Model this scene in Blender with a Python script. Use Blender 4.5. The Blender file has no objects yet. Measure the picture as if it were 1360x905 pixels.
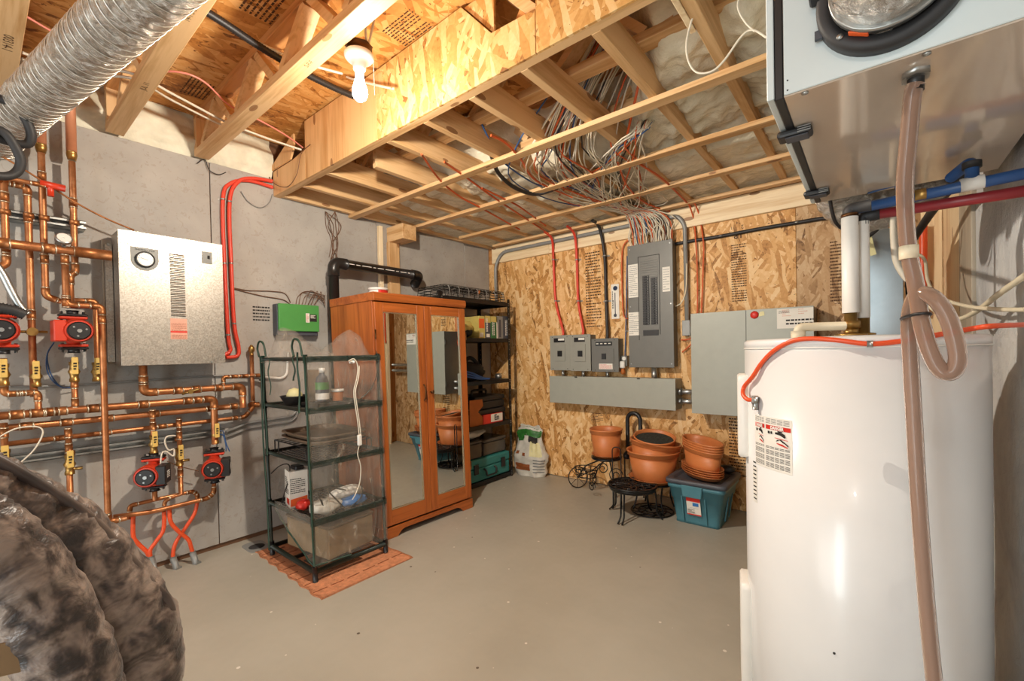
import bpy, math, random
from mathutils import Vector, Matrix, Quaternion, noise
rnd = random.Random(7)
SC = bpy.context.scene
COL = SC.collection
PI = math.pi
# ---------------------------------------------------------------- camera
F_PX, PPY = 587.45, 474.76            # focal length and principal row of the photograph (1360x905)
YAW, PITCH, ROLL = math.radians(39.187), math.radians(-.672), math.radians(1.113)
CAM = Vector((0, 0, 1.2))
_cy, _sy, _cp, _sp, _cr, _sr = math.cos(YAW), math.sin(YAW), math.cos(PITCH), math.sin(PITCH), math.cos(ROLL), math.sin(ROLL)
FW = Vector((-_sy * _cp, _cy * _cp, _sp)); _rt = Vector((_cy, _sy, 0)); _dn = FW.cross(_rt)
RT = _cr * _rt + _sr * _dn; DN = -_sr * _rt + _cr * _dn
cam = bpy.data.cameras.new('camera'); cam_o = bpy.data.objects.new('camera', cam); COL.objects.link(cam_o)
cam.sensor_width = 36; cam.lens = F_PX / 1360 * 36; cam.shift_y = (PPY - 452.5) / 1360; cam.clip_start = .02
cam_o.matrix_world = Matrix(((RT.x, -DN.x, -FW.x, CAM.x), (RT.y, -DN.y, -FW.y, CAM.y), (RT.z, -DN.z, -FW.z, CAM.z), (0, 0, 0, 1)))
SC.camera = cam_o
# ---------------------------------------------------------------- light and exposure
SC.view_settings.view_transform = 'Standard'; SC.view_settings.look = 'None'; SC.view_settings.gamma = 1
SC.view_settings.exposure = 0.52
world = bpy.data.worlds.new('world'); SC.world = world; world.use_nodes = True
world.node_tree.nodes['Background'].inputs[0].default_value = (.95, .97, 1, 1)
world.node_tree.nodes['Background'].inputs[1].default_value = .34
SC.cycles.max_bounces = 10; SC.cycles.transparent_max_bounces = 16; SC.cycles.sample_clamp_indirect = 6
SC.cycles.caustics_reflective = False; SC.cycles.caustics_refractive = False
BULB_STRENGTH = 40; BULB_WATTS = 40
def area(name, loc, target, sx, sy, power, color):
    l = bpy.data.lights.new(name, 'AREA'); l.shape = 'RECTANGLE'; l.size = sx; l.size_y = sy; l.energy = power; l.color = color
    o = bpy.data.objects.new(name, l); COL.objects.link(o); o.location = loc
    o.rotation_euler = (Vector(target) - Vector(loc)).to_track_quat('-Z', 'Y').to_euler(); return o
area('cool_fill_lamp', (-.75, -2.1, 1.2), (-.5, 2, 1.3), .55, 2.1, 23, (.80, .95, 1))  # added unseen area lamp, cool fill from behind the camera
area('warm_fill_lamp', (-1.8, -2.5, 1.0), (-1.2, 2.8, 2.0), 2.3, 1.8, 30, (1, .95, .88))  # added unseen lamp, broad warm fill for the far wall and ceiling
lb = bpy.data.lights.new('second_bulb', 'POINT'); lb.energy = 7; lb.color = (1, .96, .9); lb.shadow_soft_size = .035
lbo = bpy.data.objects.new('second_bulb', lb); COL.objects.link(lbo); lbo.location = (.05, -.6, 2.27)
# ---------------------------------------------------------------- measuring: a photograph pixel met with a real plane
def ray(px, py): return RT * ((px - 680) / F_PX) + DN * ((py - PPY) / F_PX) + FW
def onp(ax, v, px, py):
    d = ray(px, py); return CAM + d * ((v - CAM[ax]) / d[ax])
def onX(v, px, py): return onp(0, v, px, py)
def onY(v, px, py): return onp(1, v, px, py)
def onZ(v, px, py): return onp(2, v, px, py)
XL, YB, XR, YBEAM = -3.19, 3.55, .315, 1.346
# ---------------------------------------------------------------- helpers
def V(*a): return Vector(a)
class MB:
    def __init__(s): s.v = []; s.f = []; s.m = []; s.s = []; s.mi = 0
    def face(s, idx, sm=False): s.f.append(tuple(idx)); s.m.append(s.mi); s.s.append(sm)
    def box(s, lo, hi, rot=None, piv=None):
        b = len(s.v); c = [(x, y, z) for x in (lo[0], hi[0]) for y in (lo[1], hi[1]) for z in (lo[2], hi[2])]
        if rot is not None:
            p = Vector(piv) if piv is not None else (Vector(lo) + Vector(hi)) / 2
            c = [tuple(rot @ (Vector(q) - p) + p) for q in c]
        s.v += c
        for q in ((0, 1, 3, 2), (4, 6, 7, 5), (0, 4, 5, 1), (2, 3, 7, 6), (0, 2, 6, 4), (1, 5, 7, 3)): s.face([b + i for i in q])
        return s
    def bar(s, p0, p1, w, h, up=(0, 0, 1)):        # rectangular bar between two points
        p0, p1 = Vector(p0), Vector(p1); d = (p1 - p0).normalized(); u = Vector(up)
        if abs(d.dot(u)) > .99: u = Vector((0, 1, 0))
        a = d.cross(u).normalized(); u = a.cross(d); b = len(s.v)
        for p in (p0, p1):
            for i, j in ((-1, -1), (1, -1), (1, 1), (-1, 1)): s.v.append(tuple(p + a * (i * w / 2) + u * (j * h / 2)))
        for q in ((0, 3, 2, 1), (4, 5, 6, 7), (0, 1, 5, 4), (1, 2, 6, 5), (2, 3, 7, 6), (3, 0, 4, 7)): s.face([b + i for i in q])
        return s
    def tube(s, pts, r, n=8, caps=True, closed=False, sq=None):
        pts = [Vector(p) for p in pts]; N = len(pts); rs = r if isinstance(r, (list, tuple)) else [r] * N
        b = len(s.v); up = None
        for i, p in enumerate(pts):
            if closed: t = pts[(i + 1) % N] - pts[i - 1]
            else: t = pts[min(i + 1, N - 1)] - pts[max(i - 1, 0)]
            t = t.normalized() if t.length > 1e-9 else Vector((0, 0, 1))
            if up is None:
                up = Vector((0, 0, 1)) if abs(t.z) < .9 else Vector((1, 0, 0))
            up = (up - t * up.dot(t)); up = up.normalized() if up.length > 1e-6 else t.orthogonal().normalized()
            a = t.cross(up)
            for k in range(n):
                g = 2 * PI * k / n; s.v.append(tuple(p + (a * math.cos(g) * (sq or 1) + up * math.sin(g)) * rs[i]))
        for i in range(N if closed else N - 1):
            j = (i + 1) % N
            for k in range(n): s.face((b + i * n + k, b + j * n + k, b + j * n + (k + 1) % n, b + i * n + (k + 1) % n)[::-1], True)
        if caps and not closed:
            s.face([b + k for k in range(n)]); s.face([b + (N - 1) * n + k for k in range(n)][::-1])
        return s
    def cyl(s, p0, p1, r, r1=None, n=16, caps=True): return s.tube([p0, p1], [r, r if r1 is None else r1], n, caps)
    def lathe(s, prof, c=(0, 0, 0), n=24, axis=(0, 0, 1), sx=1, sy=1, sm=True, arc=None):
        q = Vector((0, 0, 1)).rotation_difference(Vector(axis)); c = Vector(c); b = len(s.v)
        for r, z in prof:
            for k in range(n):
                g = 2 * PI * k / n; s.v.append(tuple(c + q @ Vector((r * math.cos(g) * sx, r * math.sin(g) * sy, z))))
        for i in range(len(prof) - 1):
            for k in range(n): s.face((b + i * n + k, b + i * n + (k + 1) % n, b + (i + 1) * n + (k + 1) % n, b + (i + 1) * n + k), sm)
        if prof[0][0] > 1e-6 and len(prof) > 2: s.face([b + k for k in range(n)][::-1])
        if prof[-1][0] > 1e-6 and len(prof) > 2: s.face([b + (len(prof) - 1) * n + k for k in range(n)])
        return s
    def prism(s, pts, d):                            # planar polygon pushed along d
        pts = [Vector(p) for p in pts]; d = Vector(d); n = len(pts); b = len(s.v)
        nn = sum(((pts[i] - pts[0]).cross(pts[(i + 1) % n] - pts[0]) for i in range(n)), Vector())
        if nn.dot(d) < 0: pts.reverse()
        s.v += [tuple(p) for p in pts] + [tuple(p + d) for p in pts]
        s.face([b + i for i in range(n)][::-1]); s.face([b + n + i for i in range(n)])
        for i in range(n): s.face((b + i, b + (i + 1) % n, b + n + (i + 1) % n, b + n + i))
        return s
    def grid(s, fn, nu, nv, sm=True, wrap=False):
        b = len(s.v)
        for i in range(nu + 1):
            for j in range(nv + (0 if wrap else 1)): s.v.append(tuple(fn(i / nu, j / nv)))
        w = nv if wrap else nv + 1
        for i in range(nu):
            for j in range(nv):
                k = (j + 1) % w
                s.face((b + i * w + j, b + (i + 1) * w + j, b + (i + 1) * w + k, b + i * w + k), sm)
        return s
    def build(s, name, mats, parent=None, bev=0, loc=None, seg=1):
        me = bpy.data.meshes.new(name)
        o0 = parent.matrix_world.translation if parent is not None else Vector(loc if loc is not None else (0, 0, 0))
        if parent is not None and 'wl' in parent: o0 = Vector(parent['wl'])
        me.from_pydata([tuple(Vector(p) - o0) for p in s.v], [], s.f)
        if not isinstance(mats, (list, tuple)): mats = [mats]
        for m in mats: me.materials.append(m)
        for p, mi, sm in zip(me.polygons, s.m, s.s): p.material_index = mi; p.use_smooth = sm
        me.update()
        o = bpy.data.objects.new(name, me); COL.objects.link(o)
        o['wl'] = tuple(o0)
        if parent is not None: o.parent = parent
        else: o.location = o0
        if bev:
            md = o.modifiers.new('edge', 'BEVEL'); md.width = bev; md.segments = seg; md.limit_method = 'ANGLE'; md.angle_limit = math.radians(50)
        return o
def tag(o, label, cat=None, group=None, kind=None):
    if label: o['label'] = label
    if cat: o['category'] = cat
    if group: o['group'] = group
    if kind: o['kind'] = kind
    return o
def thing(name, label, cat, loc=(0, 0, 0), group=None):
    o = bpy.data.objects.new(name, None); COL.objects.link(o); o.location = loc; o['wl'] = tuple(loc); o.empty_display_size = .05
    return tag(o, label, cat, group)
def copy_tree(src, loc, label=None, group=None, rz=0):
    c = src.copy(); COL.objects.link(c); c.location = loc; c.rotation_euler = (0, 0, rz); c['wl'] = tuple(loc)
    if label: c['label'] = label
    if group: c['group'] = group
    def kids(a, b):
        for ch in list(a.children):
            if ch == b: continue
            d = ch.copy(); COL.objects.link(d); d.parent = b; kids(ch, d)
    kids(src, c); return c
def fillet(pts, rad, k=5):
    pts = [Vector(p) for p in pts]; out = [pts[0]]
    for a, b, c in zip(pts, pts[1:], pts[2:]):
        d0, d1 = a - b, c - b; L = min(rad, d0.length * .49, d1.length * .49)
        p, q = b + d0.normalized() * L, b + d1.normalized() * L
        for i in range(k + 1):
            t = i / k; out.append(p * (1 - t) ** 2 + b * 2 * t * (1 - t) + q * t * t)
    out.append(pts[-1]); return out
def spline(pts, k=6, closed=False):                  # Catmull-Rom
    P = [Vector(p) for p in pts]; n = len(P); out = []
    for i in range(n if closed else n - 1):
        g = (lambda j: P[j % n]) if closed else (lambda j: P[max(0, min(n - 1, j))])
        p0, p1, p2, p3 = g(i - 1), g(i), g(i + 1), g(i + 2)
        for j in range(k):
            t = j / k
            out.append(.5 * (2 * p1 + (p2 - p0) * t + (2 * p0 - 5 * p1 + 4 * p2 - p3) * t * t + (3 * p1 - p0 - 3 * p2 + p3) * t ** 3))
    if not closed: out.append(P[-1])
    return out
# ---------------------------------------------------------------- materials
def srgb(h):
    h = h.lstrip('#'); c = [int(h[i:i + 2], 16) / 255 for i in (0, 2, 4)]
    return tuple(x / 12.92 if x <= .04045 else ((x + .055) / 1.055) ** 2.4 for x in c) + (1,)
class NT:
    def __init__(s, name):
        s.m = bpy.data.materials.new(name); s.m.use_nodes = True; s.t = s.m.node_tree; s.t.nodes.clear()
        s.out = s.t.nodes.new('ShaderNodeOutputMaterial'); s.b = s.t.nodes.new('ShaderNodeBsdfPrincipled')
        s.t.links.new(s.b.outputs[0], s.out.inputs[0])
    def n(s, typ, ins=None, **at):
        x = s.t.nodes.new('ShaderNode' + typ)
        for k, v in at.items(): setattr(x, k, v)
        for k, v in (ins or {}).items(): s.set(x.inputs[k], v)
        return x
    def set(s, inp, v):
        if hasattr(v, 'links'): s.t.links.new(v, inp)
        else: inp.default_value = v
    def P(s, **k):
        for a, v in k.items(): s.set(s.b.inputs[a.replace('_', ' ')], v)
        return s
    def ramp(s, fac, stops, interp='LINEAR'):
        r = s.n('ValToRGB', {0: fac}); r.color_ramp.interpolation = interp; e = r.color_ramp.elements
        while len(e) < len(stops): e.new(.5)
        for q, (p, c) in zip(e, stops): q.position = p; q.color = c if not isinstance(c, str) else srgb(c)
        return r.outputs[0]
    def mix(s, f, a, b, mode='MIX'):
        x = s.n('Mix', data_type='RGBA', blend_type=mode); s.set(x.inputs[0], f); s.set(x.inputs[6], a); s.set(x.inputs[7], b); return x.outputs[2]
    def math(s, op, a, b=0.0, c=None):
        x = s.n('Math', operation=op); s.set(x.inputs[0], a); s.set(x.inputs[1], b)
        if c is not None: s.set(x.inputs[2], c)
        return x.outputs[0]
    def mapv(s, co, scale=(1, 1, 1), rot=(0, 0, 0), loc=(0, 0, 0)):
        return s.n('Mapping', {0: co, 1: loc, 2: rot, 3: scale}).outputs[0]
    def noise(s, co, sc, det=3, ro=.55, dist=0): return s.n('TexNoise', {'Vector': co, 'Scale': sc, 'Detail': det, 'Roughness': ro, 'Distortion': dist}).outputs[0]
    def co(s, which='Object'): return s.n('TexCoord').outputs[which]
    def pos(s): return s.n('NewGeometry').outputs['Position']
    def bump(s, h, st=.3, d=.01): s.set(s.b.inputs['Normal'], s.n('Bump', {'Height': h, 'Strength': st, 'Distance': d}).outputs[0])
def flat(name, col, rough=.5, metal=0, var=.06, sc=14, bump=0, bsc=60, **kw):
    t = NT(name); c = srgb(col) if isinstance(col, str) else col; co = t.co()
    if var:
        nz = t.noise(co, sc, 4)
        a = tuple(max(0, x * (1 - var * 1.6)) for x in c[:3]) + (1,); b = tuple(min(1, x * (1 + var * 1.6)) for x in c[:3]) + (1,)
        t.P(Base_Color=t.ramp(nz, [(.3, a), (.7, b)]))
    else: t.P(Base_Color=c)
    t.P(Roughness=rough, Metallic=metal)
    if bump: t.bump(t.noise(co, bsc, 4), bump)
    for k, v in kw.items(): t.set(t.b.inputs[k.replace('_', ' ')], v)
    return t.m
def osb(name, normal, cols, sc=1.0):
    t = NT(name); p = t.pos(); ax = 'xyz'.index(normal)
    for ws, wa in ((1.8, .10), (16.0, .009)):
        wob = t.n('TexNoise', {'Vector': p, 'Scale': ws, 'Detail': 2.0}).outputs[1]
        p = t.n('VectorMath', {0: p, 1: t.n('VectorMath', {0: wob, 1: (wa, wa, wa)}, operation='MULTIPLY').outputs[0]}, operation='ADD').outputs[0]
    val = None; h = None
    for i, (ang, lx, ly) in enumerate(((12, 5, 24), (83, 5, 21), (-38, 6, 27), (132, 7, 25), (55, 9, 36), (100, 5, 30))):
        rot = [0, 0, 0]; rot[ax] = math.radians(ang); s = [lx * sc, ly * sc, ly * sc]
        if ax == 2: s = [lx * sc, ly * sc, 9 * sc]
        elif ax == 1: s = [lx * sc, 9 * sc, ly * sc]
        else: s = [9 * sc, lx * sc, ly * sc]
        v = t.n('TexVoronoi', {'Vector': t.mapv(t.mapv(p, rot=tuple(rot)), scale=tuple(s), loc=(i * 3.7, i * 1.3, i * 2.1)), 'Scale': 1.0})
        sep = t.n('SeparateColor', {0: v.outputs['Color']})
        val = sep.outputs[0] if val is None else t.n('Mix', {0: t.math('GREATER_THAN', sep.outputs[1], .58), 2: val, 3: sep.outputs[0]}).outputs[0]
    fine = t.noise(t.mapv(p, scale=(60, 60, 60)), 1.0, 3)
    broad = t.noise(p, 5.0, 3)
    f = t.math('ADD', t.math('ADD', t.math('MULTIPLY', val, .8), t.math('MULTIPLY', t.math('SUBTRACT', fine, .5), .4)), t.math('MULTIPLY', t.math('SUBTRACT', broad, .4), .3))
    c = t.ramp(f, [(.0, cols[0]), (.10, cols[1]), (.38, cols[2]), (.66, cols[3]), (.95, cols[4])])
    spk = t.noise(p, 42, 2); c = t.mix(t.math('GREATER_THAN', spk, .705), c, srgb(cols[0]))
    t.P(Base_Color=c, Roughness=.62); t.bump(f, .35, .004)
    return t.m
def wood(name, axis, light, dark, knots=True, rough=.55, sc=1.0):
    t = NT(name); p = t.co(); ax = 'xyz'.index(axis)
    rv = t.n('ObjectInfo').outputs['Random']
    off = t.n('CombineXYZ', {0: t.math('MULTIPLY', rv, 13.1), 1: t.math('MULTIPLY', rv, 7.7), 2: t.math('MULTIPLY', rv, 5.3)}).outputs[0]
    p = t.n('VectorMath', {0: p, 1: off}, operation='ADD').outputs[0]
    s = [16.0 * sc] * 3; s[ax] = 1.1 * sc
    g = t.noise(t.mapv(p, scale=tuple(s)), 1.0, 5, .6, .6)
    s2 = [90.0 * sc] * 3; s2[ax] = 4.0
    g2 = t.noise(t.mapv(p, scale=tuple(s2)), 1.0, 3)
    f = t.math('ADD', g, t.math('MULTIPLY', t.math('SUBTRACT', g2, .5), .35))
    c = t.ramp(f, [(.28, dark), (.55, light), (.8, light)])
    if knots:
        s3 = [9.0] * 3; s3[ax] = 3.2
        kn = t.n('TexVoronoi', {'Vector': t.mapv(p, scale=tuple(s3)), 'Scale': 1.0}).outputs['Distance']
        c = t.mix(t.math('MULTIPLY', t.math('LESS_THAN', kn, .13), .75), c, srgb('#7d4a22'))
    t.P(Base_Color=c, Roughness=rough); t.bump(g2, .12, .003)
    return t.m
OSB_C = ('#8a5526', '#b9813f', '#d6a263', '#e6bd83', '#f0d3a2')
M = {}
M['osb_wall'] = osb('osb_wall', 'y', ('#875a2a', '#bb8445', '#d6a263', '#e5ba82', '#efcf9f'), 1.25)
M['osb_wall_old'] = osb('osb_wall_old', 'y', ('#6b4a2a', '#9a7348', '#b58e61', '#c6a37a', '#d2b690'), 1.2)
M['osb_beam'] = osb('osb_beam', 'y', ('#8a5a2c', '#b98646', '#cf9f5e', '#dcb47a', '#e8ca98'), 1.15)
M['osb_ceiling'] = osb('osb_ceiling', 'z', ('#7c471b', '#b0712f', '#c88a45', '#d69c58', '#e0b074'))
for a in 'xyz':
    M['wood_' + a] = wood('wood_' + a, a, '#dcb483', '#b98850')
    M['pale_' + a] = wood('pale_' + a, a, '#efd9b4', '#d6b486')
    M['orange_wood_' + a] = wood('orange_wood_' + a, a, '#c98f56', '#9d6430')  # darker orange copy of the wood; light on the chords put into the colour
    M['ward_' + a] = wood('wardrobe_wood_' + a, a, '#b5622a', '#8a4318', knots=False, rough=.38)
M['grey_wood_z'] = wood('weathered_board', 'z', '#b3a795', '#958a7a', knots=False)
M['ply'] = wood('plywood', 'z', '#dcae78', '#c08c52', sc=.8)
# grey skim on wafer panels
t = NT('grey_wall_board'); co = t.pos(); n1 = t.noise(co, 3.5, 5); n2 = t.noise(co, 30, 5, .6, 1.2)
c = t.ramp(n1, [(.3, '#9b958e'), (.7, '#b0aaa2')]); c = t.mix(t.math('MULTIPLY', t.math('GREATER_THAN', n2, .6), .28), c, srgb('#8a7a68'))
t.P(Base_Color=c, Roughness=.75); t.bump(n2, .25, .004); M['grey_board'] = t.m
t = NT('parged_concrete'); co = t.pos(); n1 = t.noise(co, 2.6, 7, .62, .8); n2 = t.noise(co, 22, 6, .65, .8)
c = t.ramp(n1, [(.25, '#a9a9ad'), (.5, '#c6c6c6'), (.75, '#dad9d6')])
t.P(Base_Color=c, Roughness=.85); t.bump(t.math('ADD', t.math('MULTIPLY', n1, .5), t.math('MULTIPLY', n2, .8)), .8, .02); M['concrete'] = t.m
t = NT('painted_concrete_floor'); co = t.pos(); n1 = t.noise(co, 1.6, 6, .6); n2 = t.noise(co, 26, 3, .5)
c = t.ramp(n1, [(.3, '#a09a8d'), (.7, '#aea89b')])
vo = t.n('TexVoronoi', {'Vector': co, 'Scale': 11.0}); sp = t.n('SeparateColor', {0: vo.outputs['Color']})
spot = t.math('MULTIPLY', t.math('LESS_THAN', vo.outputs['Distance'], t.math('MULTIPLY', sp.outputs[0], .085)), t.math('GREATER_THAN', sp.outputs[1], .38))
c = t.mix(spot, c, srgb('#d8d2c6'))
vo2 = t.n('TexVoronoi', {'Vector': t.mapv(co, loc=(5, 3, 0)), 'Scale': 7.0}); sp2 = t.n('SeparateColor', {0: vo2.outputs['Color']})
c = t.mix(t.math('MULTIPLY', t.math('LESS_THAN', vo2.outputs['Distance'], .05), t.math('GREATER_THAN', sp2.outputs[0], .75)), c, srgb('#5a5045'))
t.P(Base_Color=c, Roughness=t.ramp(n2, [(.3, (.34,) * 3 + (1,)), (.7, (.46,) * 3 + (1,))])); t.bump(n2, .06, .004); M['floor'] = t.m
t = NT('copper_pipe'); co = t.co(); n1 = t.noise(co, 18, 4)
c = t.ramp(n1, [(.3, '#96603c'), (.55, '#bb7a4e'), (.75, '#cf966c')]); t.P(Base_Color=c, Metallic=.75, Roughness=t.ramp(n1, [(.3, (.48,) * 3 + (1,)), (.7, (.34,) * 3 + (1,))])); M['copper'] = t.m
M['copper_fitting'] = flat('copper_fitting', '#a2693f', .42, .75, .25, 30)
M['solder'] = flat('solder', '#c9b79d', .35, .9, .1)
M['brass'] = flat('brass', '#a8854c', .35, .85, .15)
M['yellow'] = flat('valve_yellow', '#d8b460', .5)
M['pump_red'] = flat('pump_red', '#c8391f', .38, 0, .05)
M['red'] = flat('red_plastic', '#cf2f24', .4)
M['black'] = flat('black_plastic', '#1d1c1d', .42)
M['dark'] = flat('dark_rubber', '#2c2b2c', .6)
M['blackmetal'] = flat('black_metal', '#1b1a1a', .33, .3)
M['abs'] = flat('abs_pipe', '#23201e', .32)
M['galv'] = flat('galvanised', '#a9aba9', .35, .9, .12, 30)
t = NT('galvanised_sheet'); co = t.co(); vo = t.n('TexVoronoi', {'Vector': co, 'Scale': 170.0}); sp = t.n('SeparateColor', {0: vo.outputs['Color']})
t.P(Base_Color=t.ramp(sp.outputs[0], [(0, '#9d968c'), (1, '#b9b2a8')]), Metallic=.9, Roughness=t.ramp(sp.outputs[1], [(0, (.34,) * 3 + (1,)), (1, (.5,) * 3 + (1,))])); M['boiler'] = t.m
M['duct_sheet'] = flat('duct_sheet', '#b3bcc0', .3, .9, .08, 6)
M['panel_grey'] = flat('panel_grey', '#6d6c67', .42, .1, .03)
M['panel_light'] = flat('panel_light_grey', '#96958b', .45, .05, .02)
M['panel_green'] = flat('panel_green_grey', '#a1a297', .42, .05, .02)
M['white'] = flat('white_plastic', '#e6e3dc', .4, 0, .02)
M['enamel'] = flat('white_enamel', '#e2e2e1', .24, 0, .015, 5, Coat_Weight=.15)
M['hrv'] = flat('hrv_paint', '#cfdadb', .28, 0, .02, 4)
M['hrv_under'] = flat('hrv_under_reflection', '#d3c4b4', .10, .25, .03, 3)  # white metal casing; its brown reflection is put into the base colour
M['paper'] = flat('paper', '#e5e0d6', .7, 0, .03)
M['ink'] = flat('ink', '#221d1a', .8, 0, 0)
M['stamp'] = flat('stamp_ink', '#4a2d16', .8, 0, 0)
M['pinkpaper'] = flat('pink_label', '#d9a08a', .6, 0, .06)
M['orange_tube'] = flat('orange_tube', '#e2542a', .38, 0, .05)
M['pink_tube'] = flat('pink_tube', '#e0897a', .4, 0, .05)
M['red_tube'] = flat('red_conduit', '#d8432f', .42, 0, .05)
M['blue_tube'] = flat('blue_tube', '#2b5186', .35, 0, .06)
M['maroon_tube'] = flat('maroon_tube', '#8e2b30', .35, 0, .06)
M['cable_white'] = flat('cable_white', '#d8cfbd', .5, 0, .05)
M['cable_cream'] = flat('cable_cream', '#d9cdb2', .5, 0, .05)
M['cable_orange'] = flat('cable_orange', '#cf5a26', .5, 0, .05)
M['cable_black'] = flat('cable_black', '#211d1c', .5, 0, .05)
M['cable_brown'] = flat('cable_brown', '#6b4a33', .5, 0, .05)
M['cable_blue'] = flat('cable_blue', '#2d4f7e', .5, 0, .05)
M['conduit'] = flat('conduit_grey', '#8d8d8a', .45, .2, .05)
M['green'] = flat('box_green', '#4a9247', .45, 0, .03)
M['green_strap'] = flat('strap_green', '#1f3b2d', .55)
M['green_frame'] = flat('frame_green', '#1e2a25', .4, .2)
M['terracotta'] = flat('terracotta_plastic', '#c57642', .45, 0, .07, 8)
M['soil'] = flat('soil', '#2a2d28', .9, 0, .4, 60, .6, 90)
M['teal'] = flat('teal_plastic', '#497c89', .38, 0, .04)
M['teal_case'] = flat('teal_case', '#2f7d7a', .45, 0, .05)
M['mirror'] = flat('mirror_glass', '#e9ecea', .015, 1, 0)
M['mirror_edge'] = flat('mirror_edge', '#c9bda4', .1, .8, 0)
M['bronze'] = flat('aged_bronze', '#5a3b20', .4, .8)
M['mat'] = flat('woven_mat', '#c9855e', .85, 0, .14, 40, .7, 160)
M['mat_line'] = flat('mat_seam', '#8d5334', .9)
M['card'] = flat('cardboard', '#8f7758', .8, 0, .06)
M['brown_tray'] = flat('brown_tray', '#6d5a48', .5, 0, .08)
M['trash_bag'] = flat('bag_white', '#c6c1b6', .5, 0, .12, 10, .4, 30)
M['bag_print'] = flat('bag_brown_print', '#8a4a22', .6)
M['bag_green'] = flat('bag_green_print', '#2f6b2a', .5, 0, .2, 30)
M['bag_cream'] = flat('bag_cream_print', '#d8cf9a', .5)
M['clear_dark'] = flat('smoky_bin', '#4d453d', .25, 0, .1)
M['orange_card'] = flat('orange_card', '#b8672a', .6)
M['navy'] = flat('navy_fabric', '#24344f', .8, 0, .2, 20, .3, 60)
M['blackfab'] = flat('black_fabric', '#1d1c1f', .8, 0, .2, 20, .4, 60)
M['blue_stripe'] = flat('blue_stripe', '#3b63a8', .6)
M['yellowish'] = flat('book_yellow', '#cdbb6a', .6)
M['book_green'] = flat('book_green', '#2f6a3a', .5)
M['slate'] = flat('book_slate', '#474a52', .5)
M['orange_tag'] = flat('orange_sticker', '#e8622c', .6)
M['pack_blue'] = flat('pack_blue', '#2f6fb0', .4)
M['porcelain'] = flat('porcelain', '#ece8df', .3, 0, .02)
M['pvc_pink'] = flat('pipe_sleeve', '#c98a68', .5, .2)
def film(name, tint, alpha, rough, wr):
    t = NT(name); co = t.pos()
    h = t.noise(t.mapv(co, scale=(14, 14, 5)), 1.0, 6, .65, 1.4); t.bump(h, wr, .02)
    t.P(Base_Color=srgb(tint), Roughness=rough, Specular_IOR_Level=.9, Alpha=t.ramp(h, [(.35, (alpha * .55,) * 3 + (1,)), (.6, (alpha,) * 3 + (1,)), (.72, (min(1, alpha * 3),) * 3 + (1,))]))
    return t.m
M['film'] = film('clear_film', '#b5ad9f', .27, .2, 1.0)
M['film_edge'] = film('film_piping', '#22332b', .6, .4, .1)
t = NT('crinkled_foil'); co = t.co(); n1 = t.noise(co, 26, 6, .7, 1.5)
t.P(Base_Color=t.ramp(n1, [(.3, '#a89f93'), (.7, '#dcd8d0')]), Metallic=.92, Roughness=.24); t.bump(n1, .9, .02); M['foil'] = t.m
t = NT('spray_foam'); co = t.pos(); n1 = t.noise(co, 7, 7, .62, .5); n2 = t.noise(co, 34, 5, .6)
t.P(Base_Color=t.ramp(n1, [(.3, '#d6ccb2'), (.7, '#eee6cf')]), Roughness=.24); t.bump(t.math('ADD', n1, t.math('MULTIPLY', n2, .35)), .55, .03); M['foam'] = t.m
M['bright_wire'] = flat('bright_wire', '#e6e1d6', .25, .6, 0)
M['foam_pale'] = flat('pale_foam', '#e0d9c2', .55, 0, .1, 9, .5, 22)
t = NT('vinyl_tubing'); t.P(Base_Color=srgb('#b08f7c'), Roughness=.12, Transmission_Weight=.5, IOR=1.3, Alpha=.9); M['vinyl'] = t.m
t = NT('quilted_camo'); co = t.co(); uv = t.co('UV'); n1 = t.math('ADD', t.math('MULTIPLY', t.noise(t.mapv(uv, scale=(26, 5, 1)), 1.0, 3, .6, .4), .7), t.math('MULTIPLY', t.noise(co, 11, 2), .3)); n2 = t.noise(t.mapv(uv, scale=(34, 3.5, 1)), 1.0, 4, .55, .3)
c = t.ramp(n1, [(.41, '#2d2522'), (.455, '#493d38'), (.49, '#62554d'), (.53, '#7c6e65'), (.59, '#94857a')], 'LINEAR')
t.P(Base_Color=c, Roughness=.42, Sheen_Weight=.15); t.bump(n2, .5, .02); M['coat'] = t.m
t = NT('lamp_glow'); t.P(Base_Color=(1, .95, .85, 1), Emission_Color=(1, .86, .67, 1), Emission_Strength=BULB_STRENGTH); M['glow'] = t.m
# flat print
TEXTS = []
def text(body, size, loc, rot, mat, parent, name='lettering', align='CENTER', sx=1.0, bold=0):
    c = bpy.data.curves.new(name, 'FONT'); c.body = body; c.size = size; c.align_x = align; c.align_y = 'CENTER'; c.resolution_u = 2; c.offset = bold
    c.materials.append(mat); o = bpy.data.objects.new(name, c); COL.objects.link(o)
    o0 = Vector(parent['wl']); o.parent = parent; o.location = Vector(loc) - o0; o.rotation_euler = rot; o.scale = (sx, 1, 1); TEXTS.append(o); return o
R_BACK = (PI / 2, 0, 0)                      # print on a face that looks to -y
R_LEFT = (PI / 2, 0, PI / 2)                 # print on a face that looks to +x
def scribble(mb, o, u, v, w, h, rows, r=None, fill=.62, seed=1):   # rows of tiny word-like marks
    q = random.Random(seed); o, u, v = Vector(o), Vector(u), Vector(v); n = u.cross(v) * .0006
    for i in range(rows):
        y = h * (i + .5) / rows; x = 0; e = w * (1 if q.random() < .75 else q.uniform(.4, .8))
        while x < e:
            l = w * q.uniform(.04, .16); l = min(l, e - x); a, b = y - h / rows * fill / 2, y + h / rows * fill / 2
            mb.prism([o + u * x + v * a, o + u * (x + l) + v * a, o + u * (x + l) + v * b, o + u * x + v * b], n); x += l + w * .03
    return mb
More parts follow.
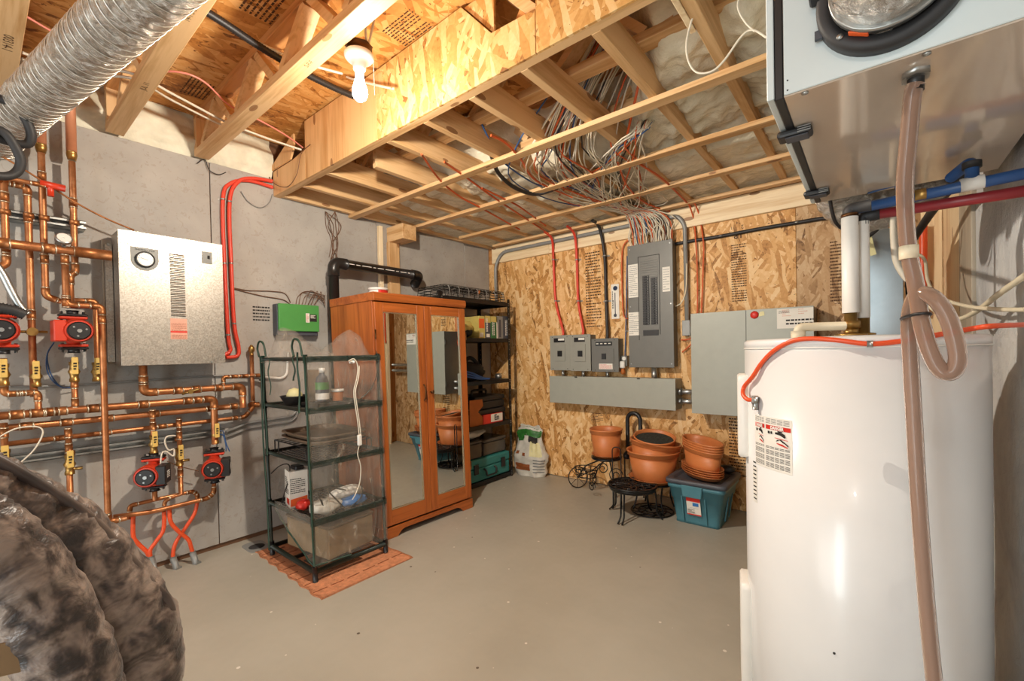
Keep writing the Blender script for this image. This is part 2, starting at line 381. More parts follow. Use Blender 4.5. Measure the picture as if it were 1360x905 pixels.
# ================================================================ the room shell
ZC = 2.68
fl = MB().box((-3.4, -2.6, -.12), (2.2, 3.75, 0)).build('floor', M['floor']); tag(fl, 'grey painted concrete floor with pale flecks', kind='structure')
# left wall: board panels over a backing coloured dark to deepen the gap shade
wl = MB().box((XL - .2, -2.6, 0), (XL - .014, 3.7, 2.42)).box((XL - .2, -2.6, 2.42), (XL - .04, 3.7, 2.72)).build('wall_left', M['cable_brown']); tag(wl, 'grey coated board wall carrying the heating pipework', kind='structure')
for a, b in ((-2.6, -1.48), (-1.48, -.252), (-.25, .968), (.971, 2.158), (2.36, 3.18), (3.183, 3.55)):
    MB().box((XL - .014, a + .001, .03), (XL, b - .001, 2.42)).build('board_panel', M['grey_board'], wl, .002)
MB().box((XL - .014, 2.16, .03), (XL, 2.358, 2.42)).build('board_panel', M['grey_board'], wl)
# back wall of wafer board
wb = MB().box((-3.4, YB + .014, 0), (1.2, YB + .16, 2.7)).build('wall_back', M['orange_wood_x']); tag(wb, 'wafer board wall carrying the electrical panels', kind='structure')
xs = [XL, -2.835, -1.615, -.395, .75]
for i in range(4):
    MB().box((xs[i] + .001, YB, .005), (xs[i + 1] - .001, YB + .014, 2.14)).build('osb_panel', M['osb_wall_old' if i == 3 else 'osb_wall'], wb, .0015)
for a, b in ((-3.12, -2.39), (-2.388, -.02), (-.018, .31)):
    MB().box((a, YB - .03, 2.137), (b, YB + .014, 2.295)).build('header_plank', M['pale_x'], wb, .003)
def stamp(px0, px1, py0, py1, rows, seed, flip=True):
    a, b = onY(YB - .0006, px0, py1), onY(YB - .0006, px1, py0)
    m = MB(); scribble(m, (a.x, YB - .0006, a.z), (1, 0, 0), (0, 0, 1), b.x - a.x, b.z - a.z, int(rows * 1.6), seed=seed, fill=.42); m.build('printed_stamp', M['stamp'], wb)
stamp(779, 797, 332, 436, 17, 3); stamp(972, 991, 322, 402, 15, 4); stamp(969, 993, 556, 632, 12, 5); stamp(785, 801, 549, 560, 4, 6); stamp(1103, 1118, 318, 402, 12, 7)
p = onY(YB - .001, 980, 313); text('LP', .052, p, (PI / 2, PI, 0), M['stamp'], wb, bold=.0015)
p = onY(YB - .001, 986, 301); text('2', .04, p, (PI / 2, PI, 0), M['stamp'], wb)
p = onY(YB - .001, 973, 303); text('11', .03, p, (PI / 2, PI, 0), M['stamp'], wb)
p = onY(YB - .001, 979, 296); text('4', .03, p, (PI / 2, PI, 0), M['stamp'], wb)
# right wall of rough concrete and the framing boards in its corner
wr = MB()
wr.grid(lambda u, v: (XR + .005 * noise.noise((u * 14, v * 14, 0)) + .003 * noise.noise((u * 60, v * 45, 3)), -.3 + 2.78 * u, ZC * v), 60, 50)
b0 = len(wr.v)
wr.box((XR + .02, -.3, 0), (XR + .25, 2.48, ZC)); wr = wr.build('wall_right', M['concrete']); tag(wr, 'rough parged concrete wall beside the water heater', kind='structure')
MB().box((XR + .02, 2.48, 0), (XR + .25, YB + .02, ZC)).build('wall_section', M['orange_wood_z'], wr)
MB().box((XR - .012, 2.49, .0), (XR + .02, 2.80, 2.25)).build('framing_board', M['grey_wood_z'], wr, .002)
MB().box((.215, 3.36, 0), (.30, 3.40, 2.25)).build('framing_board', M['pale_z'], wr, .002)
MB().box((XR - .012, 2.803, .0), (XR + .02, 3.36, 2.25)).build('framing_board', M['pale_z'], wr, .002)
# subfloor overhead
ce = MB().box((-3.4, -2.6, ZC + .016), (2.2, 3.75, ZC + .1)).build('ceiling', M['orange_wood_x']); tag(ce, 'wafer board subfloor seen between open trusses', kind='structure')
for i, (a, b) in enumerate(((-3.2, -2.0), (-1.997, -.78), (-.777, .44), (.443, 2.1))):
    for c, d in ((-2.6, -.1), (-.097, 1.12), (1.123, 2.34), (2.343, 3.7)):
        MB().box((a, c, ZC), (b, d, ZC + .016)).build('osb_panel', M['osb_ceiling'], ce)
def cstamp(px, py, w, h, rows, rot, seed):
    c = onZ(ZC - .0008, px, py); u = V(math.cos(rot), math.sin(rot), 0); v = V(math.sin(rot), -math.cos(rot), 0)
    m = MB(); scribble(m, c - u * w / 2 - v * h / 2, u, v, w, h, rows, seed=seed, fill=.4); m.build('printed_stamp', M['stamp'], ce)
cstamp(355, 8, .2, .16, 8, 0, 11); cstamp(541, 38, .2, .14, 9, 0, 12); cstamp(262, 118, .2, .12, 7, .0, 13); cstamp(150, 40, .2, .12, 7, .0, 14)
# spray foam: rim above the grey wall, and between the joists of the lowered part
rim = MB()
rim.grid(lambda u, v: (XL - .03 + .10 * max(0, math.sin(PI * min(1, v * 1.15))) * (.55 + .5 * noise.noise((u * 14, v * 3, 1))) + .02 * noise.noise((u * 40, v * 9, 2)), -2.5 + 3.84 * u, 2.405 + .285 * v), 120, 14)
tag(rim.build('rim_insulation', M['foam_pale']), 'pale sprayed foam filling the rim above the grey wall', kind='stuff')
def foam(u, v):
    x = XL + u * (XR - XL); y0 = 2.17 - .22 * max(0, min(1, (-1.5 - x) / .3)) - .62 * max(0, min(1, (x + 1.0) / .35)); y = y0 + v * (YB - y0)
    z = 2.326 + .05 * max(0, min(1, (2.75 - y) / .7)) + .3 * max(0, 1 - v / .14) ** 1.6
    am = .036 * (1 if y < 2.7 else .45) * (.4 if x < -2.3 else 1)
    z += am * noise.fractal((x * 5, y * 5, 0), 1, 2, 4) + .6 * am * noise.noise((x * 13, y * 13, 4)) + .35 * am * noise.noise((x * 28, y * 28, 7))
    return (x, y, max(z, 2.312))
tag(MB().grid(foam, 240, 150).build('ceiling_insulation', M['foam']), 'lumpy sprayed foam between the lowered joists', kind='stuff')
# open web floor trusses
def truss(y, x0, x1, label, ph, mat='wood'):
    t = thing('floor_truss', label, 'truss', (x0, y, 2.42), 'open web floor trusses')
    MB().box((x0, y - .038, 2.42), (x1, y + .038, 2.458)).build('bottom_chord', M['wood_x'], t, .002)
    MB().box((x0, y - .038, ZC - .039), (x1, y + .038, ZC - .001)).build('top_chord', M['orange_wood_x'], t, .002)
    x = x0 + .06; i = 0
    MB().box((x0, y - .036, 2.458), (x0 + .04, y + .036, ZC - .039)).build('web', M['wood_z'], t)
    while x + .36 < x1:
        xa = x + ph
        MB().bar((xa, y, 2.458), (xa + .22, y, ZC - .039), .07, .036, (1, 0, 0)).build('web', M['wood_x'], t)
        MB().bar((xa + .26, y, ZC - .039), (xa + .44, y, 2.458), .07, .036, (1, 0, 0)).build('web', M['wood_x'], t)
        x += .52
    return t
t0 = truss(.118, -3.16, -.4, 'floor truss with a lumber stamp, its chord passing above the silver flexible duct', .1)
t2 = truss(.522, -3.165, -.2, 'floor truss between the silver flexible duct and the lamp truss', .22)
t1 = truss(.922, -3.165, -.25, 'floor truss beside the bare bulb, carrying its holder', .06)
truss(1.745, -2.9, .25, 'floor truss hidden behind the dropped beam, above the lowered joists', .15); truss(2.15, -2.9, .25, 'floor truss deep above the foam, second behind the dropped beam', .3)
def chord_text(t, body, px, py, yy, size=.032, rz=0, flip=False):
    c = onZ(2.4192, px, py); text(body, size, (c.x, yy, 2.4192), (PI, 0, PI if flip else 0), M['stamp'], t)
chord_text(t0, '00314-1', 17, 60, .118, .04, flip=True); chord_text(t2, 'JUL 11', 202, 118, .522, .03); chord_text(t1, 'S-P-F', 430, 95, .922, .026); chord_text(t2, '14-1 S-DRY', 262, 20, .522, .026)
# dropped beam
bm = MB().box((XL, YBEAM + .012, 2.303), (XR, YBEAM + .05, 2.44)).build('trim_beam', M['wood_x']); tag(bm, 'dropped beam faced with plywood and wafer board', kind='structure')
def bpan(pts, mat, name, y=YBEAM, th=.012):
    MB().prism([(x, y, z) for x, z in pts], (0, th, 0)).build(name, M[mat], bm, .0012)
bpan([(-2.725, 2.303), (-1.964, 2.303), (-1.964, 2.655), (-2.725, 2.66)], 'ply', 'plywood_panel')
bpan([(-3.185, 2.303), (-2.727, 2.303), (-2.727, 2.49), (-2.9, 2.47), (-3.185, 2.47)], 'ply', 'plywood_panel')
bpan([(-3.185, 2.473), (-2.9, 2.473), (-2.85, 2.54), (-2.85, 2.62), (-2.87, 2.62), (-3.185, 2.5)], 'ply', 'plywood_gusset', YBEAM - .012)
bpan([(-1.96, 2.303), (-.957, 2.303), (-.957, 2.467), (-1.173, 2.479), (-1.34, 2.666), (-1.96, 2.655)], 'osb_beam', 'osb_panel')
bpan([(-1.335, 2.668), (-1.168, 2.482), (-1.168, 2.668)], 'osb_beam', 'osb_panel', YBEAM + .014)
bpan([(-.954, 2.303), (XR - .01, 2.303), (XR - .01, 2.665), (-.954, 2.665)], 'osb_beam', 'osb_panel')
MB().bar((-1.14, YBEAM + .07, 2.66), (-.96, YBEAM + .07, 2.47), .04, .05, (0, 1, 0)).build('web', M['wood_x'], bm)
MB().bar((-1.13, YBEAM + .10, 2.47), (-1.0, YBEAM + .10, 2.66), .04, .05, (0, 1, 0)).build('web', M['orange_wood_x'], bm)
MB().box((-1.965, YBEAM - .012, 2.52), (-1.90, YBEAM - .001, 2.62)).build('plywood_gusset', M['ply'], bm)
# lowered joists
JX = [-3.15, -2.86, -2.555, -2.26, -1.935, -1.64, -1.335, -1.05, -.735, -.445, -.14]
JL = ['against the grey wall', 'second from the grey wall', 'third from the grey wall', 'with a sawn free end short of the beam', 'at the seam of plywood and wafer board on the beam',
      'next past the seam of the plywood, toward the water heater', 'where the black hose dips between the joists', 'meeting the beam below its split wafer board seam', 'under the bundle of white wires at the beam',
      'with a short block nailed at its beam end', 'hidden behind the white ventilator']
for i, (x, s) in enumerate(zip(JX, JL)):
    y0 = 1.53 if i == 3 else YBEAM + .05
    tag(MB().box((x - .019, y0, 2.302), (x + .019, YB, 2.42)).build('ceiling_joist', M['wood_y'], None, .002, (x, y0, 2.302)), 'lowered ceiling joist ' + s, 'joist', 'lowered joists')
tag(MB().box((-.485, 1.42, 2.30), (-.466, 1.62, 2.47)).build('nailing_block', M['pale_z'], None, .002, (-.475, 1.42, 2.3)), 'short pale wood block nailed to a joist near the ventilator', 'block')
for y, x0, s in ((1.935, -3.185, 'nearest to the dropped beam'), (2.46, -3.17, 'second from the dropped beam'), (2.975, -3.02, 'second from the wafer board wall'), (3.425, -3.0, 'nearest to the wafer board wall')):
    tag(MB().box((x0, y - .03, 2.278), (XR - .02, y + .03, 2.302)).build('furring_strip', M['wood_x'], None, .002, (x0, y, 2.278)), 'wooden furring strip under the joists, ' + s, 'strip', 'furring strips')
# beam pocket post on the grey wall
po = thing('support_post', 'wooden post with a protruding block on the grey wall above the wardrobe', 'post', (XL + .02, 2.2, 0))
MB().box((XL + .001, 2.165, 0), (XL + .035, 2.20, 2.27)).build('post_board', M['pale_z'], po, .002)
MB().box((XL + .001, 2.255, 0), (XL + .04, 2.36, 2.15)).build('post_board', M['wood_z'], po, .002)
MB().box((XL + .001, 2.26, 2.15), (XL + .22, 2.40, 2.275)).build('block', M['wood_x'], po, .003)
# ================================================================ heating pipework on the grey wall
def lw(pxs, x):
    P = [onX(x, *p) for p in pxs]
    for a, b in zip(P, P[1:]):
        if abs(b.y - a.y) < .35 * abs(b.z - a.z): b.y = a.y
        elif abs(b.z - a.z) < .35 * abs(b.y - a.y): b.z = a.z
    return P
def pipe_run(name, label, P, r, couplings=(), rad=2.2, cat='pipe', group='copper heating pipes', mat='copper', root=None, elbows=True):
    t = root or thing(name, label, cat, tuple(P[-1] if P[-1].z < P[0].z else P[0]), group)
    path = fillet(P, r * rad, 5)
    MB().tube(path, r, 12).build('pipe', M[mat], t)
    if elbows:
        for a, b, c in zip(P, P[1:], P[2:]):
            if (a - b).angle(c - b) < PI - .25:
                L = r * rad; d0, d1 = (a - b).normalized(), (c - b).normalized()
                L0 = min(L, (a - b).length * .49); L1 = min(L, (c - b).length * .49)
                e = fillet([b + d0 * (L0 + r * .9), b, b + d1 * (L1 + r * .9)], L, 5)
                k = MB(); k.tube(e, r * 1.18, 12); k.mi = 1
                for p, d in ((e[0], d0), (e[-1], d1)): k.tube([p - d * .003, p + d * .004], r * 1.22, 12)
                k.build('elbow', [M['copper_fitting'], M['solder']], t)
    for q in couplings:
        seg = min(zip(P, P[1:]), key=lambda s: (q - (s[0] + (s[1] - s[0]) * max(0, min(1, (q - s[0]).dot(s[1] - s[0]) / (s[1] - s[0]).length_squared)))).length)
        d = (seg[1] - seg[0]).normalized(); c = seg[0] + d * (q - seg[0]).dot(d)
        k = MB(); k.tube([c - d * .022, c + d * .022], r * 1.18, 12); k.mi = 1
        for e in (-1, 1): k.tube([c + d * (e * .022 - .003), c + d * (e * .022 + .003)], r * 1.22, 12)
        k.build('coupling', [M['copper_fitting'], M['solder']], t)
    return t
def valve(t, px, x, L=.05, r=.019, drain=False, hoff=.0, axis='z'):
    c = onX(x, *px); d = V(0, 0, 1) if axis == 'z' else V(0, 1, 0)
    m = MB(); m.tube([c - d * L, c - d * L * .7, c - d * L * .62, c - d * .3 * L, c, c + d * .3 * L, c + d * .62 * L, c + d * .7 * L, c + d * L], [r, r, r * .85, r * .9, r * 1.25, r * .9, r * .85, r, r], 10)
    m.tube([c, c + V(r * 1.6, 0, 0)], r * .5, 8)
    if drain: m.tube([c - d * L * .5, c - d * L * .5 + V(.01, .045, 0)], .008, 8)
    v = m.build('valve_body', M['brass'], t)
    h = MB(); a, b = c + V(r * 1.75, hoff, -.012), c + V(r * 1.75, hoff, .072)
    h.bar(a, b, .024, .008, (1, 0, 0)); h.build('valve_handle', M['yellow'], v, .002)
    k = MB(); scribble(k, a + V(.0048, -.006, .02), (0, 1, 0), (0, 0, 1), .012, .04, 3, seed=2); k.build('print', M['ink'], v)
X1, X2, X3 = XL + .045, XL + .10, XL + .155
def C(*p, x): return [onX(x, *q) for q in p]
# risers from above
def riser(label, pxs, r, cp, cap=None, x=X2):
    P = lw(pxs, x); t = pipe_run('copper_pipe', label, P, r, C(*cp, x=x))
    if cap is not None:
        c = onX(x, *cap); q = V(c.x, P[0].y, c.z); m = MB(); m.tube([q - V(0, 0, .03), q - V(0, 0, .01), q, q + V(0, 0, .012)], [r * 1.2, r * 1.5, r * 1.6, r * 1.4], 12); m.build('union', M['brass'], t)
        MB().tube([q + V(0, 0, .012), q + V(0, 0, .36)], r * 1.5, 12).build('sleeve', M['pvc_pink'], t)
    return t
riser('copper riser with pale sleeve, nearer the flexible duct end', [(54.5, 200), (58, 300), (63.5, 394), (82, 401)], .0135, [(56, 235), (62, 345)], (54.7, 195))
riser('copper riser with pale sleeve, nearest the boiler', [(95.5, 215), (99, 300), (102, 362), (93, 366), (95, 402)], .0135, [(97.5, 270), (101.5, 335)], (95.2, 205))
t = riser('copper pipe turning down beside the strut, with a yellow handled valve', [(-8, 240), (36.5, 256), (40, 346), (45, 440), (48, 527)], .0135, [(22, 245), (38, 290), (43, 418)])
valve(t, (47.5, 500), X2); 
k = MB(); c = onX(X2 + .02, 43, 441); k.tube([c - V(0, .05, 0), c + V(0, .05, 0)], .006, 8); k.tube([c - V(.03, 0, 0), c + V(.015, 0, 0)], .02, 10); k.build('drain_tap', M['brass'], t)
t = riser('copper pipe hooking back under the black coil', [(5, 240), (7, 300), (9, 352), (-12, 357)], .0135, [(5.5, 262), (8, 330)])
# boiler feed
P = lw([(-14, 321), (60, 330), (147, 341)], X3 + .015)
t = pipe_run('boiler_feed_pipe', 'thick horizontal copper pipe entering the boiler side, with a gauge on top', P, .021, C((3, 323), (65, 332), (107, 336), x=X3 + .015))
q = onX(X3 + .015, 132, 340); MB().tube([V(q.x, q.y - .09, P[0].z), V(q.x, q.y + .045, P[0].z)], .026, 14).build('adapter', M['copper_fitting'], t)
g = onX(X3 + .03, 84.5, 326); m = MB(); m.tube([g - V(0, 0, .01), g + V(0, 0, .03)], .009, 8); m.lathe([(.0, -.006), (.031, -.006), (.031, .006), (.027, .008), (0, .008)], g + V(.012, 0, .03), 18, (1, .1, .5)); m.build('gauge', M['galv'], t)
m = MB(); m.lathe([(0, .0085), (.025, .0085)], g + V(.012, 0, .03), 18, (1, .1, .5)); m.tube([g + V(.02, -.02, .02), g + V(.02, .0, .034)], .0035, 6); m.build('gauge_face', M['white'], t)
t = pipe_run('copper_pipe', 'copper drop from the gauge tee, kinked sideways and running to the floor pipes', lw([(86, 340), (86.6, 405), (135, 411), (135, 696), (168, 690)], X3 + .015), .0135, C((86, 345), (86.5, 402), (135, 424), (135, 690), x=X3 + .015))
P = lw([(99, 399), (127, 402), (128, 500)], X1 + .01); t = pipe_run('copper_pipe', 'short copper pipe looping down behind the tall vertical drop', P, .0125, ())
valve(t, (128.5, 494), X1 + .012)
t = pipe_run('copper_pipe', 'thin copper branch with a red tee under the strut', lw([(-10, 233), (22, 236), (76, 248)], X3), .010, C((50, 242), x=X3))
q = onX(X3, 67, 247); m = MB(); m.tube([q - V(0, .035, -.004), q + V(0, .05, 0)], .016, 10); m.tube([q, q - V(0, 0, .05)], .012, 10); m.build('tee', M['pump_red'], t)
tag(MB().tube(spline([onX(X3 - .02, *p) for p in ((-6, 203), (20, 218), (60, 243), (100, 269), (140, 290), (178, 306))], 4), .0045, 6).build('capillary_tube', M['copper_fitting'], None), 'thin capillary tube slanting down to the boiler top', 'tube')
# struts with clamps
def strut(pa, pb, x, label, clamps):
    a, b = onX(x, *pa), onX(x, *pb); z = (a.z + b.z) / 2
    t = thing('mounting_strut', label, 'strut', (x, a.y, z))
    m = MB(); m.box((XL + .001, a.y, z - .021), (XL + .004, b.y, z + .021)); m.box((XL + .001, a.y, z + .018), (x - .018, b.y, z + .021)); m.box((XL + .001, a.y, z - .021), (x - .018, b.y, z - .018))
    m.box((x - .021, a.y, z + .009), (x - .018, b.y, z + .021)); m.box((x - .021, a.y, z - .021), (x - .018, b.y, z - .009)); m.build('channel', M['galv'], t)
    for y in clamps:
        MB().tube([V(x, y, z - .012), V(x, y, z + .012)], .019, 12).build('pipe_clamp', M['copper_fitting'], t)
strut((-14, 281), (115, 297), X2, 'steel strut channel holding four copper risers', [onX(X2, *p).y for p in ((6.5, 275), (38, 281), (58.5, 285), (98.8, 292))])
strut((-14, 616), (300, 575), X1 + .03, 'steel strut channel low behind the copper manifolds', [onX(X1 + .03, *p).y for p in ((93, 600), (237, 582))])
# boiler
BX, y0, y1, z0, z1 = -2.985, .4925, .962, 1.168, 1.87
t = thing('wall_boiler', 'brushed metal wall boiler with a round gauge and louvred vent', 'boiler', (XL, .72, z0))
m = MB(); m.box((XL + .03, y0 + .002, z0 + .002), (BX - .002, y1 - .002, z1 - .002)); m.build('casing', M['boiler'], t, .002)
m = MB(); m.box((BX - .002, y0, z0), (BX, y1, z1)); m.build('front_cover', M['boiler'], t, .0008)
MB().box((XL + .001, y0 - .035, z0 + .01), (XL + .03, y1 - .01, z1 - .03)).build('backboard', M['grey_wood_z'], t, .002)
m = MB(); m.box((XL + .03, y0 - .03, z0 + .02), (XL + .06, y0, z1 - .06)); m.build('mounting_rail', M['boiler'], t, .001)
for z in (z0 + .05, z0 + .3, z1 - .25, z1 - .06):
    MB().cyl((XL + .06, y0 - .015, z), (XL + .066, y0 - .015, z), .007, n=8).build('screw', M['galv'], t)
a, b = onX(BX, 173, 326), onX(BX, 211, 360); w = b.y - a.y; cx, R_ = (a.y + b.y) / 2, w / 2; zt = a.z - .004; zc = onX(BX, 192, 345).z
m = MB(); pts = [V(BX, a.y, zt), V(BX, b.y, zt)] + [V(BX, cx + R_ * math.cos(g), zc + R_ * math.sin(g)) for g in [-PI * i / 14 for i in range(15)]]
m.prism(pts, (.002, 0, 0)); gp = m.build('gauge_plate', M['panel_grey'], t)
m = MB(); m.lathe([(.0, 0), (.042, 0), (.042, .01), (.036, .013), (.034, .009), (0, .009)], (BX + .002, cx, zc), 28, (1, 0, 0)); m.mi = 1; m.lathe([(0, .0095), (.034, .0095)], (BX + .002, cx, zc), 28, (1, 0, 0)); gd = m.build('pressure_gauge', [M['black'], M['porcelain']], t)
m = MB(); m.bar((BX + .0125, cx - .02, zc + .006), (BX + .0125, cx + .012, zc - .004), .001, .0025, (1, 0, 0))
for i in range(11):
    g = math.radians(-45 + 27 * i); m.bar((BX + .0125, cx + .027 * math.cos(g), zc + .027 * math.sin(g)), (BX + .0125, cx + .032 * math.cos(g), zc + .032 * math.sin(g)), .001, .002, (1, 0, 0))
m.build('dial_marks', M['ink'], gd)
text('THERMO 2000', .0135, (BX + .0027, cx, zt - .013), R_LEFT, M['ink'], t)
m = MB(); sl = [onX(BX, 226, 336), onX(BX, 245, 421)]; zt_, zb_ = sl[0].z, sl[1].z; ya = onX(BX, 226.5, 380).y; yb = onX(BX, 245.5, 380).y
for i in range(18):
    z = zt_ + (zb_ - zt_) * (i + .5) / 18; h = (zt_ - zb_) / 18
    s_ = MB(); pr = [V(BX, ya, z + h * .32), V(BX + .007, ya, z - h * .1), V(BX + .007, ya, z - h * .25), V(BX, ya, z - h * .25)]
    s_.prism(pr, (0, yb - ya, 0)); s_.mi = 1; s_.box((BX + .0001, ya - .001, z - h * .44), (BX + .0008, yb + .001, z - h * .25)); s_.build('louver', [M['boiler'], M['ink']], t)
a, b = onX(BX, 226, 423), onX(BX, 249, 451); m = MB(); m.box((BX, a.y, b.z), (BX + .0008, b.y, a.z)); m.mi = 1; m.box((BX + .0008, a.y, a.z - (a.z - b.z) * .68), (BX + .0012, b.y, a.z - (a.z - b.z) * .6)); m.mi = 2
scribble(m, (BX + .0009, a.y + .004, b.z + .004), (0, 1, 0), (0, 0, 1), b.y - a.y - .008, .022, 4, seed=4, fill=.35); scribble(m, (BX + .0009, a.y + .004, b.z + .045), (0, 1, 0), (0, 0, 1), b.y - a.y - .008, .045, 7, seed=5, fill=.3)
m.build('warning_label', [M['pinkpaper'], M['red'], M['bag_print']], t)
a, b = onX(BX, 268, 334), onX(BX, 281.5, 351); m = MB(); m.box((BX, a.y, b.z), (BX + .004, b.y, a.z)); m.mi = 1; c_ = (a + b) / 2; m.box((BX + .004, c_.y + .002, c_.z - .006), (BX + .009, c_.y + .012, c_.z + .012)); m.build('switch_plate', [M['panel_grey'], M['ink']], t)
for px in ((178, 309), (277, 326), (281, 481), (182, 484)):
    c_ = onX(BX, *px); MB().cyl((BX, c_.y, c_.z), (BX + .004, c_.y, c_.z), .005, n=8).build('screw', M['galv'], t)
# main pipes below the boiler
xM = XL + .125
P = lw([(190, 487), (190, 522), (322, 517), (327, 541)], xM); P[0].z = z0 - .002
t = pipe_run('copper_pipe', 'thick copper outlet dropping from the boiler bottom and turning along the wall', P, .0185, C((190, 505), (236, 521), (260, 519), (290, 518), x=xM))
m = MB(); c_ = onX(xM, 251, 520); m.tube([c_ - V(0, 0, .0), c_ + V(.035, 0, .0)], .014, 8); m.tube([c_ + V(.02, -.04, -.012), c_ + V(.035, .04, .012)], .007, 8); m.build('drain_tap', M['brass'], t)
P3 = lw([(-14, 571), (100, 562), (326, 539)], X1 + .04); pipe_run('copper_pipe', 'middle copper manifold running behind the supply manifold', P3, .0165, C((35, 567), (88, 562), (143, 556), (205, 552), (279, 545), (310, 541), x=X1 + .04))
P4 = lw([(11, 590), (200, 567), (325, 552), (336, 541), (338, 500), (338.5, 472)], X1 + .01); t = pipe_run('copper_pipe', 'lowest copper manifold rising to a brass air vent near the greenhouse', P4, .0125, C((80, 581), (140, 574), (215, 565), (313, 553), x=X1 + .01))
q = P4[-1]; m = MB(); m.tube([q - V(0, 0, .0), q + V(0, 0, .02), q + V(0, 0, .025), q + V(0, 0, .05), q + V(0, 0, .06), q + V(0, 0, .068)], [.012, .012, .018, .018, .01, .006], 12); m.build('air_vent', M['brass'], t)
valve_c = onX(X1 + .01, 337, 538); MB().tube([valve_c - V(0, .03, 0), valve_c + V(0, .03, 0)], .017, 10).build('tee', M['copper_fitting'], t)
P = lw([(297, 517), (297, 501), (345, 497), (351, 502)], X1 + .03); pipe_run('copper_pipe', 'short copper bridge from the boiler outlet to the air vent', P, .0105, C((311, 500), (325, 499), x=X1 + .03))
PM = lw([(-14, 554), (200, 535), (284, 530), (284, 562), (285.5, 590)], xM); t = pipe_run('supply_manifold', 'thick copper supply manifold spanning the wall, ending over the right-angled pump drop', PM, .0185, C((22, 551), (49, 548), (69, 547), (80, 546), (124, 541), (190, 535), (249, 533), (262, 532), x=xM))
t['label'] = 'thick copper supply manifold spanning the wall above two thinner pipes'
valve(t, (286, 578), xM, hoff=.0); PMz = PM[0].z
# branches
def branch(label, pxs, r=.0125, x=xM, cp=(), top=None, bot=None, vl=None, **k):
    P = lw(pxs, x)
    t = pipe_run('copper_pipe', label, P, r, C(*cp, x=x))
    if vl: valve(t, vl, x, **k)
    return t
branch('copper drop with yellow valve from the supply manifold to the pump with white coiled cord', [(202.5, 545), (204, 598)], cp=[(203, 550), (203.4, 566)], vl=(204, 590))
branch('copper branch with yellow valve between the two low pumps', [(237.5, 555), (238.5, 657)], x=xM - .025, cp=[(237.6, 562), (238, 578), (238.3, 628)], vl=(238.3, 607), drain=True)
branch('copper branch with yellow valve dropping behind the coat collar', [(90.5, 568), (93, 662)], x=xM - .025, cp=[(91, 575), (92, 595)], vl=(92.5, 617), drain=True)
branch('copper stub with yellow valve under the upper black faced pump', [(98, 478), (98, 543)], cp=[(98, 510), (98, 535)], vl=(98.5, 494))
P = lw([(4, 476), (4.5, 524), (50.5, 527), (51.5, 548)], xM); t = pipe_run('copper_pipe', 'copper stub with yellow valve jogging sideways into the supply manifold', P, .0125, C((20, 526), (36, 526), x=xM)); valve(t, (4.5, 498), xM)
branch('copper drop with yellow valve below the supply manifold by the coat shoulder', [(5, 562), (6.5, 640)], x=xM - .01, cp=[(5, 575)], vl=(6.5, 612))
# pumps
def pump(label, c, ang, s=1.0, boxside=-1, dial='dark'):
    """circulator on a vertical pipe: c is the pipe centre at pump mid height, ang turns the motor axis away from +x"""
    t = thing('circulator_pump', label, 'pump', tuple(c), 'red circulator pumps')
    ax = V(math.cos(ang), math.sin(ang), 0); sd = V(-math.sin(ang), math.cos(ang), 0); Z = V(0, 0, 1); c = Vector(c)
    m = MB(); m.tube([c - Z * .066, c - Z * .045, c, c + Z * .045, c + Z * .066], [.024, .027, .04, .027, .024], 14); m.tube([c, c + ax * .045], [.05, .05], 16); m.build('volute', M['pump_red'], t)
    for e, nm in ((-1, 'lower_flange'), (1, 'upper_flange')):
        f = MB(); f.bar(c + Z * e * .068 - sd * .052, c + Z * e * .068 + sd * .052, .05, .014); f.build(nm, M['pump_red'], t, .006, seg=2)
        f = MB(); f.bar(c + Z * e * .082 - sd * .052, c + Z * e * .082 + sd * .052, .05, .012); f.tube([c + Z * e * .084, c + Z * e * .105], .022, 10); f.build('flange_plate', M['black'], t, .004)
        for q in (-1, 1): MB().tube([c + sd * q * .04 + Z * e * .055, c + sd * q * .04 + Z * e * .1], .006, 6).build('bolt', M['galv'], t)
    m = MB(); m.tube([c + ax * .04, c + ax * .05, c + ax * .118, c + ax * .126], [.05, .056, .056, .05], 20); m.build('motor', M['pump_red'], t)
    m = MB(); m.tube([c + ax * .126, c + ax * .131, c + ax * .133], [.043, .043, .038], 20); d = m.build('motor_face', M['black'], t)
    m = MB(); m.tube([c + ax * .133, c + ax * .137], .009, 10)
    for i in range(3):
        g = i * PI / 1.5 + .3; p = c + ax * .1335 + sd * .026 * math.cos(g) + Z * .026 * math.sin(g); m.tube([p, p + ax * .0012], .0045, 6)
    m.build('centre_screw', M['galv'], d)
    b = MB(); b0 = c + ax * .075 + sd * boxside * .062; b.bar(b0 - ax * .045, b0 + ax * .045, .045, .1); bx = b.build('terminal_box', M['black'] if boxside > 0 else M['pump_red'], t, .004)
    if boxside > 0:
        k = MB(); o_ = b0 + sd * .0235 - ax * .02 - Z * .02; scribble(k, o_, ax, Z, .04, .04, 4, seed=8); k.build('print', M['white'], bx)
    return t
pump('red circulator pump cut by the picture edge above a yellow valve', V(xM, onX(xM, 3, 437).y, onX(xM, 3, 440).z), -.05, boxside=-1)
bpy.data.objects['circulator_pump']['label'] = 'red circulator pump under the grey corrugated sleeve'
c = V(xM, onX(xM, 97, 437).y, onX(xM, 97, 441).z); pump('red circulator pump with its black face toward the boiler, over a yellow valve', c, .06, boxside=-1)
c = V(xM, onX(xM, 205, 630).y, onX(xM, 204, 627).z); pump('red circulator pump beside a white coiled cord, lower and nearer the coat', c, -.5, boxside=1)
c = V(xM, onX(xM, 285, 615).y, onX(xM, 285, 618).z); pump('red circulator pump at the end of the supply manifold, by two blue wires', c, -.38, boxside=1)
